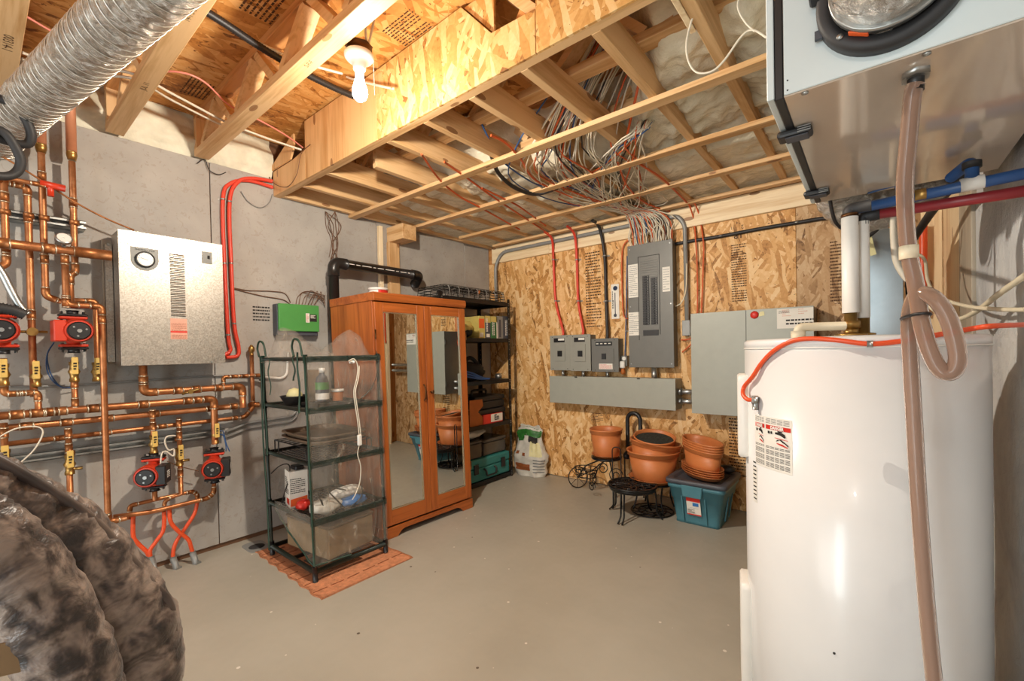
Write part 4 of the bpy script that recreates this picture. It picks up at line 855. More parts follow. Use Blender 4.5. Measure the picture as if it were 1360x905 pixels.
cord('power_lead', 'black lead arching from the frame to the printed box', [V(-2.80, lean(1.14, .5), .50), V(-2.72, lean(1.16, .56), .555), V(-2.65, lean(1.18, .57), .565), V(-2.62, lean(1.165, .5), .50), V(-2.67, lean(1.155, .4), .40), V(-2.70, lean(1.15, .34), .335)], .0035, 'cable_black')
z = .075; c = V(-2.53, lean(1.35, z), z)
t = thing('brown_box', 'low brown box under the film on the lowest tier', 'box', tuple(c)); m = MB(); R1 = Matrix.Rotation(.1, 3, 'Z')
m.box((c.x - .21, c.y - .15, z), (c.x + .2, c.y + .15, z + .17), R1); m.build('carton', M['card'], t, .006)
MB().box((c.x - .215, c.y - .155, z + .17), (c.x + .205, c.y + .155, z + .185), R1).build('lid', M['brown_tray'], t, .004)
MB().box((-2.44, lean(1.14, .05), .074), (-2.30, lean(1.42, .05), .0748)).build('dark_liner', M['black'], gt)
# white lead with an inline switch
P = [onX(gx1 + .035, *p) for p in ((463, 480), (470, 477), (475, 486), (474, 502), (470, 520), (472, 540), (475, 560), (477, 578))]; t = thing('white_lead', 'white lead with inline switch hanging outside the greenhouse film', 'cable', tuple(P[-1]))
MB().tube(spline(P, 5), .0032, 6).build('upper_lead', M['cable_white'], t); P2 = [onX(gx1 + .035, *p) for p in ((477, 592), (475, 604), (479, 620), (478, 640), (473, 655), (468, 664))]; MB().tube(spline(P2, 5), .003, 6).build('lower_lead', M['cable_white'], t)
MB().tube(spline([p + V(.004, .008, 0) for p in P[2:]], 5), .0032, 6).build('upper_lead', M['cable_white'], t)
q = onX(gx1 + .035, 477.5, 585); MB().box((q.x - .01, q.y - .011, q.z - .03), (q.x + .01, q.y + .011, q.z + .03)).build('inline_switch', M['white'], t, .004)
q = onX(gx1 + .03, 467, 481); m = MB(); m.tube([q - V(0, .012, 0), q + V(0, .014, 0)], .009, 8); m.build('clip', M['white'], t)
# ================================================================ black shelving rack in the corner
rx0, rx1, ry0, ry1 = -3.13, -2.72, 2.425, 3.315
rt_ = thing('shelving_rack', 'black metal shelving rack in the corner behind the wardrobe', 'shelf', (-2.92, 2.87, 0))
SZ = [.045, .545, .945, 1.33, 1.675]
for x in (rx0, rx1):
    for y in (ry0, ry1):
        sx_, sy_ = (1 if x == rx0 else -1), (1 if y == ry0 else -1)
        m = MB(); m.box((min(x, x + sx_ * .03), min(y, y + sy_ * .0025), 0), (max(x, x + sx_ * .03), max(y, y + sy_ * .0025), 1.71)); m.box((min(x, x + sx_ * .0025), min(y, y + sy_ * .03), 0), (max(x, x + sx_ * .0025), max(y, y + sy_ * .03), 1.71)); p = m.build('upright', M['blackmetal'], rt_)
        m = MB()
        for k in range(34):
            zz = .05 + k * .049
            if x == rx1: m.cyl((x + .0001, y + sy_ * .016, zz), (x + .0008, y + sy_ * .016, zz), .0045, n=6)
            else: m.cyl((x + .016, y + (.003 if sy_ > 0 else -.003), zz), (x + .016, y + (.0035 if sy_ > 0 else -.0035), zz), .0045, n=6)
        m.build('slot_holes', M['conduit'] if x == rx1 else M['orange_wood_x'], p)['kind'] = 'stuff'
for z in SZ:
    m = MB(); m.box((rx0 + .004, ry0 + .004, z - .006), (rx1 - .004, ry1 - .004, z)); m.box((rx1 - .004, ry0 + .003, z - .035), (rx1 - .0025, ry1 - .003, z)); m.box((rx0 + .0025, ry0 + .003, z - .035), (rx0 + .004, ry1 - .003, z)); m.box((rx0 + .003, ry0 + .0025, z - .035), (rx1 - .003, ry0 + .004, z)); m.box((rx0 + .003, ry1 - .004, z - .035), (rx1 - .003, ry1 - .0025, z)); s_ = m.build('shelf', M['blackmetal'], rt_)
    for y in (ry0 + .012, ry0 + .022, ry1 - .012, ry1 - .022):
        for dz in (-.01, -.026): MB().cyl((rx1, y, z + dz), (rx1 + .003, y, z + dz), .003, n=6).build('bolt', M['galv'], s_)
z = SZ[4] + .001
t = thing('wire_basket', 'black wire basket turned over on the top shelf', 'basket', (-2.92, 2.85, z)); m = MB(); X = (-3.10, -2.735); Yb = (2.50, 3.27)
for k in range(12): y = Yb[0] + (Yb[1] - Yb[0]) * k / 11; m.tube(fillet([(X[0], y, z + .004), (X[0] + .02, y, z + .098), (X[1] - .02, y, z + .098), (X[1], y, z + .004)], .02, 2), .0026, 5)
for k in range(9): x = X[0] + .02 + (X[1] - X[0] - .04) * k / 8; m.tube([(x, Yb[0], z + .1015), (x, Yb[1], z + .1015)], .0026, 5)
for zz, e in ((.004, 0), (.03, .008), (.056, .012), (.08, .018)): m.tube([(X[0] + e, Yb[0], z + zz), (X[1] - e, Yb[0], z + zz), (X[1] - e, Yb[1], z + zz), (X[0] + e, Yb[1], z + zz)], .003, 5, closed=True)
m.build('wire_mesh', M['blackmetal'], t)
for k in range(7): y = Yb[0] + .04 + .115 * k; MB().tube(fillet([(X[1] - .012, y, z + .094), (X[1] + .006, y, z + .075), (X[1] + .006, y, z + .004)], .01, 2), .0035, 6).build('leg', M['galv'], t)
q = onX(X[1], 636, 376); MB().tube([(X[1] - .005, q.y, z + .055), (X[1] + .004, q.y, z + .082)], .01, 8).build('tag', M['orange_card'], t)
# shelf at head height: pouch, two printed cases, a pale one and a dark box
z = SZ[3] + .001
def bk(name, label, y0, y1, h, mat, cat='box', x1=-2.735, d=.2, parts=()):
    t = thing(name, label, cat, ((x1 - d / 2), (y0 + y1) / 2, z), 'boxes on the second shelf'); b = MB().box((x1 - d, y0, z), (x1, y1, z + h)).build('carton', M[mat], t, .0015)
    for (a, c, e, f_, mt) in parts:
        k = MB(); k.box((x1, y0 + (y1 - y0) * a, z + h * e), (x1 + .001, y0 + (y1 - y0) * c, z + h * f_)); k.build('print', M[mt], b)
    return t, b
yy = lambda px: onX(-2.735, px, 430).y
t, b = bk('printed_case', 'yellow topped case with an orange sticker on the second shelf', yy(636), yy(644), .20, 'yellowish', parts=[(.0, .9, .45, .88, 'orange_tag'), (.1, .7, .05, .25, 'paper')])
t, b = bk('printed_case', 'yellow and black case with white lettering next to the orange sticker', yy(644.3), yy(651.5), .205, 'slate', parts=[(0, 1, .7, 1, 'yellowish'), (.2, .8, .05, .2, 'paper')])
m = MB(); scribble(m, (-2.7338, yy(645), z + .06), (0, 0, 1), (0, -1, 0), .12, -.03, 2, seed=41); m.build('print', M['white'], b)
t, b = bk('printed_case', 'green fronted case on the second shelf', yy(651.8), yy(660.5), .205, 'book_green', parts=[(0, 1, .74, 1, 'yellowish'), (.85, 1, 0, 1, 'paper')])
m = MB(); scribble(m, (-2.7338, yy(653), z + .03), (0, 0, 1), (0, -1, 0), .12, -.04, 2, seed=42); m.build('print', M['white'], b)
t, b = bk('pale_box', 'pale grey box spine beside the dark box on the second shelf', yy(660.8), yy(668), .21, 'conduit', parts=[(.25, .6, .05, .85, 'slate')])
t, b = bk('dark_box', 'dark slate box with white lettering at the end of the second shelf', yy(668.3), yy(678), .215, 'slate')
m = MB(); scribble(m, (-2.7338, yy(670.5), z + .03), (0, 0, 1), (0, -1, 0), .15, -.035, 2, seed=43); m.build('print', M['white'], b)
c = V(-2.85, yy(624), z); t = thing('folded_pouch', 'yellow and grey soft pouch at the wardrobe end of the second shelf', 'pouch', tuple(c)); crumple(c, .10, .115, .085, 7).build('pouch', M['yellowish'], t); crumple(c + V(.02, -.01, 0), .09, .11, .05, 9).build('dark_base', M['blackfab'], t)
# third shelf: dark bag with blue stripes
z = SZ[2] + .001; c = V(-2.86, onX(-2.8, 622, 490).y + .03, z); t = thing('sports_bag', 'black bag with blue striped strap on the middle shelf', 'bag', tuple(c)); crumple(c, .12, .20, .085, 11, 28).build('bag', M['blackfab'], t)
for k in range(3): MB().tube(spline([(c.x + .10, c.y - .15, z + .10 - .02 * k), (c.x + .125, c.y - .05, z + .075 - .02 * k), (c.x + .125, c.y + .08, z + .03 - .008 * k), (c.x + .11, c.y + .19, z + .012)], 5), .008, 6).build('stripe', M['blue_stripe'], t)
MB().tube(spline([(c.x, c.y - .05, z + .15), (c.x + .02, c.y + .03, z + .21), (c.x + .04, c.y + .11, z + .15), (c.x + .06, c.y + .16, z + .05)], 5), .018, 8).build('handle', M['blackfab'], t)
c = V(-2.78, 3.20, z); tag(MB().lathe([(0, .0), (.03, .003), (.034, .03), (.026, .05), (0, .052)], c, 14, (0, 0, 1)).build('silver_cup', M['galv'], None, loc=c), 'small silver object near the end of the middle shelf', 'ornament')
# fourth shelf
z = SZ[1] + .001
def case(name, label, lo, hi, mat, lidmat=None, handle=True, cat='case', latch=True, h0=.62):
    t = thing(name, label, cat, ((lo[0] + hi[0]) / 2, (lo[1] + hi[1]) / 2, lo[2])); zs = lo[2] + (hi[2] - lo[2]) * h0
    MB().box(lo, (hi[0], hi[1], zs - .002)).build('body', M[mat], t, .012, seg=2); MB().box((lo[0] - .003, lo[1] - .003, zs), (hi[0] + .003, hi[1] + .003, hi[2])).build('lid', M[lidmat or mat], t, .012, seg=2)
    if latch:
        for f_ in (.2, .82):
            y = lo[1] + (hi[1] - lo[1]) * f_; MB().box((hi[0] + .002, y - .028, zs - .05), (hi[0] + .016, y + .028, zs + .04)).build('latch', M['black'], t, .005)
    if handle:
        y = (lo[1] + hi[1]) / 2; MB().tube(fillet([(hi[0] + .003, y - .07, zs - .02), (hi[0] + .03, y - .07, zs - .03), (hi[0] + .03, y - .06, zs - .08), (hi[0] + .03, y + .06, zs - .08), (hi[0] + .03, y + .07, zs - .03), (hi[0] + .003, y + .07, zs - .02)], .015, 3), .009, 8).build('handle', M['black'], t)
    return t
case('tool_case', 'black tool case lying on the fourth shelf behind the orange card', (-3.10, 2.85, z), (-2.76, 3.27, z + .13), 'black', latch=False, handle=False)
t = case('tackle_box', 'black box with a moulded lid stacked on the tool case', (-3.08, 2.86, z + .132), (-2.77, 3.27, z + .25), 'black', latch=False, handle=False)
MB().tube(fillet([(-2.9, 2.95, z + .25), (-2.9, 2.95, z + .30), (-2.9, 3.15, z + .30), (-2.9, 3.15, z + .25)], .03, 3), .012, 8).build('handle', M['black'], t)
m = MB(); m.prism([(-2.748, onX(-2.74, 624, 560).y, z), (-2.748, onX(-2.74, 624, 530).y, z + .235), (-2.748, onX(-2.74, 641, 530).y, z + .23), (-2.748, onX(-2.74, 642, 530).y, z + .17), (-2.748, onX(-2.74, 635, 530).y, z + .12), (-2.748, onX(-2.74, 641, 530).y, z + .07), (-2.748, onX(-2.74, 641, 530).y, z)], (.004, 0, 0)); tag(m.build('orange_card', M['orange_card'], None, loc=(-2.748, 2.8, z)), 'orange notched card standing against the black cases', 'card')
c = V(-2.745, (onX(-2.74, 652, 550).y), z); t = thing('label_box', 'low red and white box with blue lettering under the black cases', 'box', tuple(c)); 
ya, yb = onX(-2.74, 641.5, 555).y, onX(-2.74, 667, 550).y; b = MB().box((-2.757, ya, z), (-2.735, yb, z + .085)).build('carton', M['red'], t, .001)
MB().box((-2.735, ya + (yb - ya) * .38, z + .01), (-2.7342, yb - .004, z + .082)).build('print_patch', M['paper'], b); q = (ya + (yb - ya) * .68); text('En', .07, (-2.7338, q, z + .046), R_LEFT, M['slate'], b, bold=.003)
# lowest shelf: teal case, smoky bins, a bag over them
z = SZ[0] + .001
case('teal_tool_case', 'teal plastic tool case with black latches on the lowest shelf', (-3.09, 2.70, z), (-2.735, 3.285, z + .20), 'teal_case', h0=.6)
case('smoky_bin', 'smoky brown bin on the teal case, nearer the wardrobe', (-3.08, 2.56, z + .202), (-2.76, 2.93, z + .36), 'clear_dark', handle=False, latch=False, h0=.85)
case('smoky_bin', 'smoky brown lidded bin on the teal case, nearer the wafer board wall', (-3.08, 2.95, z + .205), (-2.76, 3.27, z + .35), 'clear_dark', handle=False, latch=False, h0=.8)
bpy.data.objects['smoky_bin'].location.z += .0
c = V(-2.87, 2.86, z + .365); tag(crumple(c, .09, .20, .05, 15, 26).build('pale_bag', M['trash_bag'], None, loc=c), 'crumpled pale bag lying over the smoky bins', 'bag')
# ================================================================ bag of soil in the corner
def soil(u, v, e=0, s=1):
    g = 2 * PI * u; z = .47 * v; k = 1 - .28 * max(0, v - .35) / .65 - .06 * math.cos(v * 9)
    rx_, ry_ = .185 * k + e, .085 * (k + .1 * math.sin(v * 5)) + e
    if v < .08: rx_ *= .93 + v
    if v > .93: rx_, ry_ = rx_ * .8, ry_ * .35
    d = .02 * noise.noise((math.cos(g) * 2, math.sin(g) * 2, v * 6)) + .010 * noise.noise((math.cos(g) * 7, math.sin(g) * 5, v * 18))
    return (-2.60 - .02 * v + (rx_ + d) * math.cos(g), 3.44 + .03 * v + (ry_ + d) * math.sin(g), .002 + z + .012 * math.sin(g * 3) * v)
t = thing('soil_bag', 'slumped white soil bag with green printed top in the corner', 'bag', (-2.6, 3.44, 0))
m = MB(); m.grid(soil, 48, 28, wrap=False); n0 = len(m.v); m.face([48 * 0 + i * 29 + 28 for i in range(48)]); m.build('bag', M['trash_bag'], t)
def patch(u0, u1, v0, v1, mat, nm='print'):
    MB().grid(lambda a, b: soil(u0 + (u1 - u0) * a, v0 + (v1 - v0) * b, .0035), 12, 8).build(nm, M[mat], t)
patch(.62, .98, .80, .97, 'bag_green'); patch(.60, .72, .70, .82, 'bag_green'); patch(.80, .93, .42, .70, 'bag_cream'); patch(.64, .80, .12, .25, 'bag_print'); patch(.78, .90, .68, .80, 'ink')
for u in (.60, .66, .73): patch(u, u + .03, .47 - (u - .6) * .5, .53 - (u - .6) * .5, 'bag_print')
for k in range(5): patch(.83, .97, .10 + .06 * k, .115 + .06 * k, 'slate')
# ================================================================ electrical wall
PF = 3.445
t = thing('breaker_panel', 'large grey breaker panel with two rows of black breakers', 'panel', (-1.377, YB, 1.054))
px0, px1, pz0, pz1 = -1.561, -1.190, 1.054, 2.052
MB().box((px0 + .008, PF + .006, pz0 + .008), (px1 - .008, YB - .001, pz1 - .008)).build('box', M['panel_grey'], t)
MB().box((px0, PF, pz0), (px1, PF + .006, pz1)).build('cover', M['panel_grey'], t, .003, seg=2)
def q_(px, py, y=PF): return onY(y, px, py)
a, b = q_(849.5, 452), q_(875, 338)
m = MB()
for lo, hi in (((a.x - .004, a.z), (a.x, b.z)), ((b.x, a.z + .04), (b.x + .004, b.z)), ((a.x - .004, b.z), (b.x + .004, b.z + .004))): m.box((lo[0], PF - .002, lo[1]), (hi[0], PF, hi[1]))
m.build('door_frame', M['ink'], t)
for k in range(9):
    z = b.z - .03 - k * .0185
    MB().box((a.x + .012, PF - .0025, z - .008), (b.x - .010, PF, z + .007)).build('filler_plate', M['panel_grey'], t, .001)
c1, c2, c3 = q_(854.5, 432), q_(862, 366), q_(873.5, 369)
tz, bz = c2.z, c1.z; nr = 20; first = None
for col, (xa, xb, top) in enumerate(((c1.x, c2.x, tz), (q_(864.8, 400).x, c3.x, c3.z))):
    n = nr - col
    for k in range(n):
        z = bz + (k + .5) * (tz - bz) / nr; h = (tz - bz) / nr * .46
        if first is None:
            mb = MB(); mb.box((xa, PF - .007, z - h), (xb, PF, z + h)); mb.box((xa + (xb - xa) * .3, PF - .016, z - h * .4), (xa + (xb - xa) * .62, PF - .007, z + h * .4)); mb.mi = 1; mb.box((xa + (xb - xa) * .78, PF - .0075, z - h * .2), (xa + (xb - xa) * .9, PF - .007, z + h * .2))
            first = mb.build('breaker', [M['black'], M['conduit']], t); f0 = (xa, z)
        else:
            o = first.copy(); COL.objects.link(o); o.location = first.location + V(xa - f0[0], 0, z - f0[1])
a2, b2 = q_(854.8, 446), q_(874.5, 438); MB().box((a2.x, PF - .008, a2.z), (b2.x, PF, b2.z)).build('main_breaker', M['black'], t)
for (x0_, x1_, y0_, y1_), rows, sd in (((834.9, 847, 350.5, 396), 16, 51), ((835.3, 849, 414.5, 446), 11, 52), ((880, 889.7, 354, 388), 9, 53)):
    a_, b_ = q_(x0_, y1_), q_(x1_, y0_); m = MB(); m.box((a_.x, PF - .0008, a_.z), (b_.x, PF, b_.z)); m.mi = 1; scribble(m, (a_.x + .006, PF - .0009, a_.z + .01), (1, 0, 0), (0, 0, 1), b_.x - a_.x - .012, b_.z - a_.z - .02, rows, seed=sd, fill=.3); m.build('directory_label', [M['paper'], M['conduit']], t)
for x in (px0 + .02, px1 - .02):
    for z in (pz0 + .03, (pz0 + pz1) / 2, pz1 - .03): MB().cyl((x, PF - .003, z), (x, PF, z), .005, n=8).build('screw', M['galv'], t)
q = q_(869, 495, 3.49); MB().tube([(q.x, 3.49, .972), (q.x, 3.49, 1.056)], .024, 14).build('conduit_nipple', M['galv'], t)
def sub(label, pa, pb, kind):
    a_, b_ = q_(pa[0], pb[1]), q_(pb[0], pa[1]); x0_, x1_, z0_, z1_ = a_.x, b_.x, a_.z, b_.z; w, h = x1_ - x0_, z1_ - z0_
    t = thing('disconnect_box', label, 'panel', ((x0_ + x1_) / 2, YB, z0_)); mt = M['panel_light'] if kind == 0 else M['panel_grey']
    MB().box((x0_ + .004, PF + .004, z0_ + .004), (x1_ - .004, YB - .001, z1_ - .004)).build('box', M['panel_grey'], t, .002); MB().box((x0_, PF, z0_), (x1_, PF + .004, z1_)).build('cover', mt, t, .0015)
    def bx_(f0, f1, g0, g1, d, nm, mat, par=t): return MB().box((x0_ + w * f0, PF - d, z0_ + h * g0), (x0_ + w * f1, PF, z0_ + h * g1)).build(nm, M[mat], par, .001)
    if kind == 0:
        dr = bx_(.22, .76, .26, .74, .006, 'inner_door', 'panel_light'); bx_(.40, .62, .40, .56, .012, 'breaker', 'black'); bx_(.20, .74, .80, .92, .002, 'rating_label', 'black'); bx_(.42, .72, .85, .91, .003, 'label_patch', 'paper')
    else:
        bx_(.16, .78, .78, .90, .003, 'rating_label', 'black')
        for k in range(4): bx_(.19 + .15 * k, .28 + .15 * k, .83, .86, .0036, 'label_patch', 'paper')
        bx_(.22, .84, .27, .69, .005, 'inner_door', 'panel_grey'); bx_(.40, .56, .38, .55, .012, 'breaker', 'black'); m = MB(); m.box((x0_ + w * .29, PF - .0056, z0_ + h * .08), (x0_ + w * .79, PF, z0_ + h * .25)); m.mi = 1
        scribble(m, (x0_ + w * .32, PF - .0058, z0_ + h * .10), (1, 0, 0), (0, 0, 1), w * .44, h * .13, 5, seed=61, fill=.35); m.build('warning_label', [M['paper'], M['red']], t)
    for fx in (.14, .86):
        for fz in (.05, .95): MB().cyl((x0_ + w * fx, PF - .002, z0_ + h * fz), (x0_ + w * fx, PF, z0_ + h * fz), .004, n=6).build('screw', M['black'], t)
    xn = x0_ + w * .5; MB().tube([(xn, 3.49, .972), (xn, 3.49, z0_ + .01)], .014, 12).build('conduit_nipple', M['galv'], t)
    return xn, z1_
s1 = sub('grey disconnect box, first in the row of three from the corner', (731, 445), (757, 492), 0)
s2 = sub('grey disconnect box, middle one in the row of three', (757.8, 444), (784, 493), 0)
s3 = sub('darker grey disconnect box with a red printed label, nearest the breaker panel', (786, 449), (821, 494), 1)
t = thing('wireway', 'long grey metal wireway trough under the breaker panel', 'trough', (-1.75, YB, .728))
MB().box((-2.325, 3.402, .73), (-1.170, YB - .001, .968)).build('trough', M['panel_green'], t, .002); MB().box((-2.327, 3.398, .727), (-1.168, 3.402, .971)).build('front_cover', M['panel_green'], t, .001)
for px in ((765, 502), (848, 504)): c_ = onY(3.398, *px); MB().box((c_.x - .012, 3.394, .962), (c_.x + .012, 3.40, .9705)).build('cover_catch', M['ink'], t)
t = thing('meter_cabinet', 'wide grey two door metal cabinet behind the water heater', 'cabinet', (-.655, YB, .728))
MB().box((-1.025, 3.334, .73), (-.284, YB - .001, 1.452)).build('body', M['panel_grey'], t, .002)
for a_, b_ in ((-1.027, -.665), (-.661, -.282)): MB().box((a_, 3.33, .728), (b_, 3.334, 1.454)).build('door', M['panel_green'], t, .001)
for z in (.85, 1.33): MB().tube([(-1.030, 3.34, z - .03), (-1.030, 3.34, z + .03)], .005, 8).build('hinge', M['panel_grey'], t)
for px in (520.5, 533.5):
    z = onY(3.48, 911, px).z
    m = MB(); m.tube([(-1.168, 3.48, z), (-1.027, 3.48, z)], .020, 14); m.tube([(-1.168, 3.48, z), (-1.14, 3.48, z)], .026, 8); tag(m.build('conduit_nipple', M['galv'], None, loc=(-1.1, 3.48, z)), ('upper' if px < 530 else 'lower') + ' galvanised nipple joining the wireway to the two door cabinet', 'pipe')
a_, b_ = onY(3.3285, 1032, 437), onY(3.3285, 1080, 408)
t = thing('paper_sheet', 'white printed sheet taped on the two door cabinet', 'paper', (a_.x, 3.329, a_.z)); m = MB(); m.box((a_.x, 3.3285, a_.z), (b_.x, 3.3295, b_.z)); m.build('sheet', M['paper'], t); w, h = b_.x - a_.x, b_.z - a_.z
m = MB(); scribble(m, (a_.x + .01, 3.3284, b_.z - .03), (1, 0, 0), (0, 0, 1), .06, .02, 2, seed=71, fill=.3); scribble(m, (a_.x + .05, 3.3284, a_.z + .018), (1, 0, 0), (0, 0, 1), w * .75, .045, 2, seed=72, fill=.45); m.mi = 1; scribble(m, (a_.x + w * .15, 3.3284, a_.z + .075), (1, 0, 0), (0, 0, 1), w * .25, .05, 4, seed=73, fill=.3); scribble(m, (a_.x + w * .6, 3.3284, a_.z + .085), (1, 0, 0), (0, 0, 1), w * .25, .04, 3, seed=74, fill=.3); m.build('print', [M['ink'], M['pinkpaper']], t)
c_ = onY(3.329, 1002, 418.5); tag(MB().lathe([(0, .006), (.022, .006), (.026, 0)], (c_.x, 3.3285, c_.z), 18, (0, -1, 0)).build('round_magnet', M['red'], None, loc=c_), 'round red magnet beside the door seam of the grey cabinet', 'magnet')
c_ = onY(3.329, 1010, 417); tag(MB().prism([(c_.x - .012, 3.3283, c_.z - .018), (c_.x + .024, 3.3283, c_.z - .012), (c_.x + .02, 3.3283, c_.z + .016), (c_.x - .005, 3.3283, c_.z + .012)], (0, -.0012, 0)).build('small_note', M['bag_cream'], None, loc=c_), 'tiny pale green note next to the round red magnet', 'note')
# feeds down the wafer board
def feed(name, label, P, r, mat, clips=(), group=None, cat='cable', k=6):
    t = thing(name, label, cat, tuple(P[-1]), group); MB().tube(spline(P, k), r, 8).build('run', M[mat], t)
    for c in clips: m = MB(); m.box((c.x - r * 2.6, YB - .004, c.z - .006), (c.x + r * 2.6, YB - .001, c.z + .006)); m.tube([c - V(0, 0, .005), c + V(0, 0, .005)], r * 1.25, 8); m.build('clip', M['galv'], t)
    return t
yc = 3.525
for (xn, zt), pts, lb, mt, r in ((s1, [(733, 318), (735, 345), (738, 400)], 'red cable with clips dropping to the first disconnect box', 'red_tube', .012), (s2, [(763, 312), (766, 345), (768, 400)], 'red cable with clips dropping to the middle disconnect box', 'red_tube', .012), (s3, [(796, 302), (803, 340), (805, 400)], 'thick black cable with clips dropping to the dark disconnect box', 'cable_black', .014)):
    P = [onY(3.46, *pts[0]) + V(0, -.12, .0), onY(3.46, *pts[0])] + [onY(yc, *p) for p in pts[1:]]; P[0].z = 2.295; P[1].z = min(P[1].z, 2.26); P += [V(xn, 3.50, zt + .05), V(xn, 3.49, zt - .005)]
    feed('feed_cable', lb, P, r, mt, [P[2], P[3]])
P = [onY(3.50, *p) for p in ((658, 392), (658, 352))] + [V(onY(3.50, 661, 340).x + .06, 3.50, 2.235)] + [V(-1.32, 3.50, 2.235), V(-1.165, 3.50, 2.235), V(-1.118, 3.52, 2.16), V(-1.112, 3.52, 1.42)]; P[0].x = P[1].x
P[0] = V(P[1].x, 3.50, 1.72)
tag(MB().tube(fillet(P, .09, 6), .0165, 12).build('conduit', M['conduit'], None, loc=P[0]), 'grey conduit bending up the corner, along the plank and down beside the breaker panel', 'conduit')
c_ = V(-1.112, 3.51, 1.36); t = thing('junction_box', 'small grey box under the conduit end beside the breaker panel', 'box', tuple(c_)); MB().box((c_.x - .03, 3.49, c_.z - .06), (c_.x + .03, YB - .001, c_.z + .06)).build('body', M['conduit'], t, .003)
P = [onY(3.535, *p) for p in ((888, 326), (920, 320), (957, 314), (1010, 304), (1058, 296), (1095, 290), (1125, 288))]; feed('service_cable', 'long black cable clipped across the wafer board from the breaker panel', P, .0135, 'cable_black', [P[2], P[4]])
for i, (pp, lb) in enumerate((([(921, 290), (924, 320), (926, 360), (926, 420), (921, 447), (905, 452)], 'orange cable down beside the conduit, inner of two'), ([(928, 284), (934, 320), (934, 350), (931, 420), (925, 449), (906, 468)], 'orange cable down beside the conduit, outer of two'))):
    P = [onY(yc, *p) for p in pp]; feed('orange_cable', lb, [V(P[0].x, 3.4, 2.29)] + P, .0055, 'cable_orange', [P[3]])
P = [onY(yc, *p) for p in ((836, 318), (827, 330), (826, 370), (827, 405), (829, 420), (834, 424))]; feed('orange_cable', 'orange cable curving down at the corner side of the breaker panel', P, .0055, 'cable_orange')
P = [onY(yc, *p) for p in ((833, 340), (832, 400), (831, 440), (830, 474))]; feed('dark_cable', 'dark thin cable down to the little outlet box', P, .005, 'cable_blue', [P[2]])
P = [onY(3.50, *p) for p in ((912, 350), (911, 385), (905, 402), (897, 407))]; feed('white_loop', 'pale cable curling into the breaker panel side', P, .005, 'cable_cream')
c_ = onY(3.50, 828.5, 482); t = thing('outlet_box', 'small outlet box with a white plug-in under a dark cable', 'outlet', (c_.x, YB, c_.z)); MB().box((c_.x - .022, 3.50, c_.z - .03), (c_.x + .03, YB - .001, c_.z + .06)).build('box', M['panel_grey'], t, .003); MB().box((c_.x - .035, 3.475, c_.z - .045), (c_.x + .015, 3.50, c_.z + .012)).build('plug', M['white'], t, .006); MB().cyl((c_.x + .004, 3.494, c_.z + .036), (c_.x + .004, 3.50, c_.z + .036), .017, n=14).build('receptacle', M['white'], t)
MB().lathe([(.012, 0), (.02, .02), (.014, .05)], (c_.x - .008, 3.50, c_.z - .10), 12).build('dangling_cap', M['orange_card'], t)
a_, b_ = onY(YB - .002, 812.5, 424), onY(YB - .002, 822, 377); t = thing('thermometer', 'small thermometer card hung on the wafer board', 'thermometer', (a_.x, YB, a_.z)); w, h = b_.x - a_.x, b_.z - a_.z
MB().box((a_.x, YB - .005, a_.z), (b_.x, YB - .001, b_.z)).build('card', M['paper'], t); m = MB(); m.tube([(a_.x + w * .5, YB - .0055, a_.z + h * .12), (a_.x + w * .5, YB - .0055, a_.z + h * .75)], .004, 6); m.lathe([(0, 0), (.014, .0), (.014, .004), (0, .004)], (a_.x + w * .5, YB - .006, a_.z + h * .1), 12, (0, -1, 0)); m.build('tube', M['slate'], t); MB().lathe([(0, .002), (.02, .002), (.02, 0)], (a_.x + w * .55, YB - .006, a_.z + h * .88), 14, (0, -1, 0)).build('dial', M['navy'], t)
m = MB(); scribble(m, (a_.x + w * .1, YB - .0055, a_.z + h * .3), (0, 0, 1), (1, 0, 0), h * .5, w * .25, 2, seed=81); m.build('print', M['ink'], t)
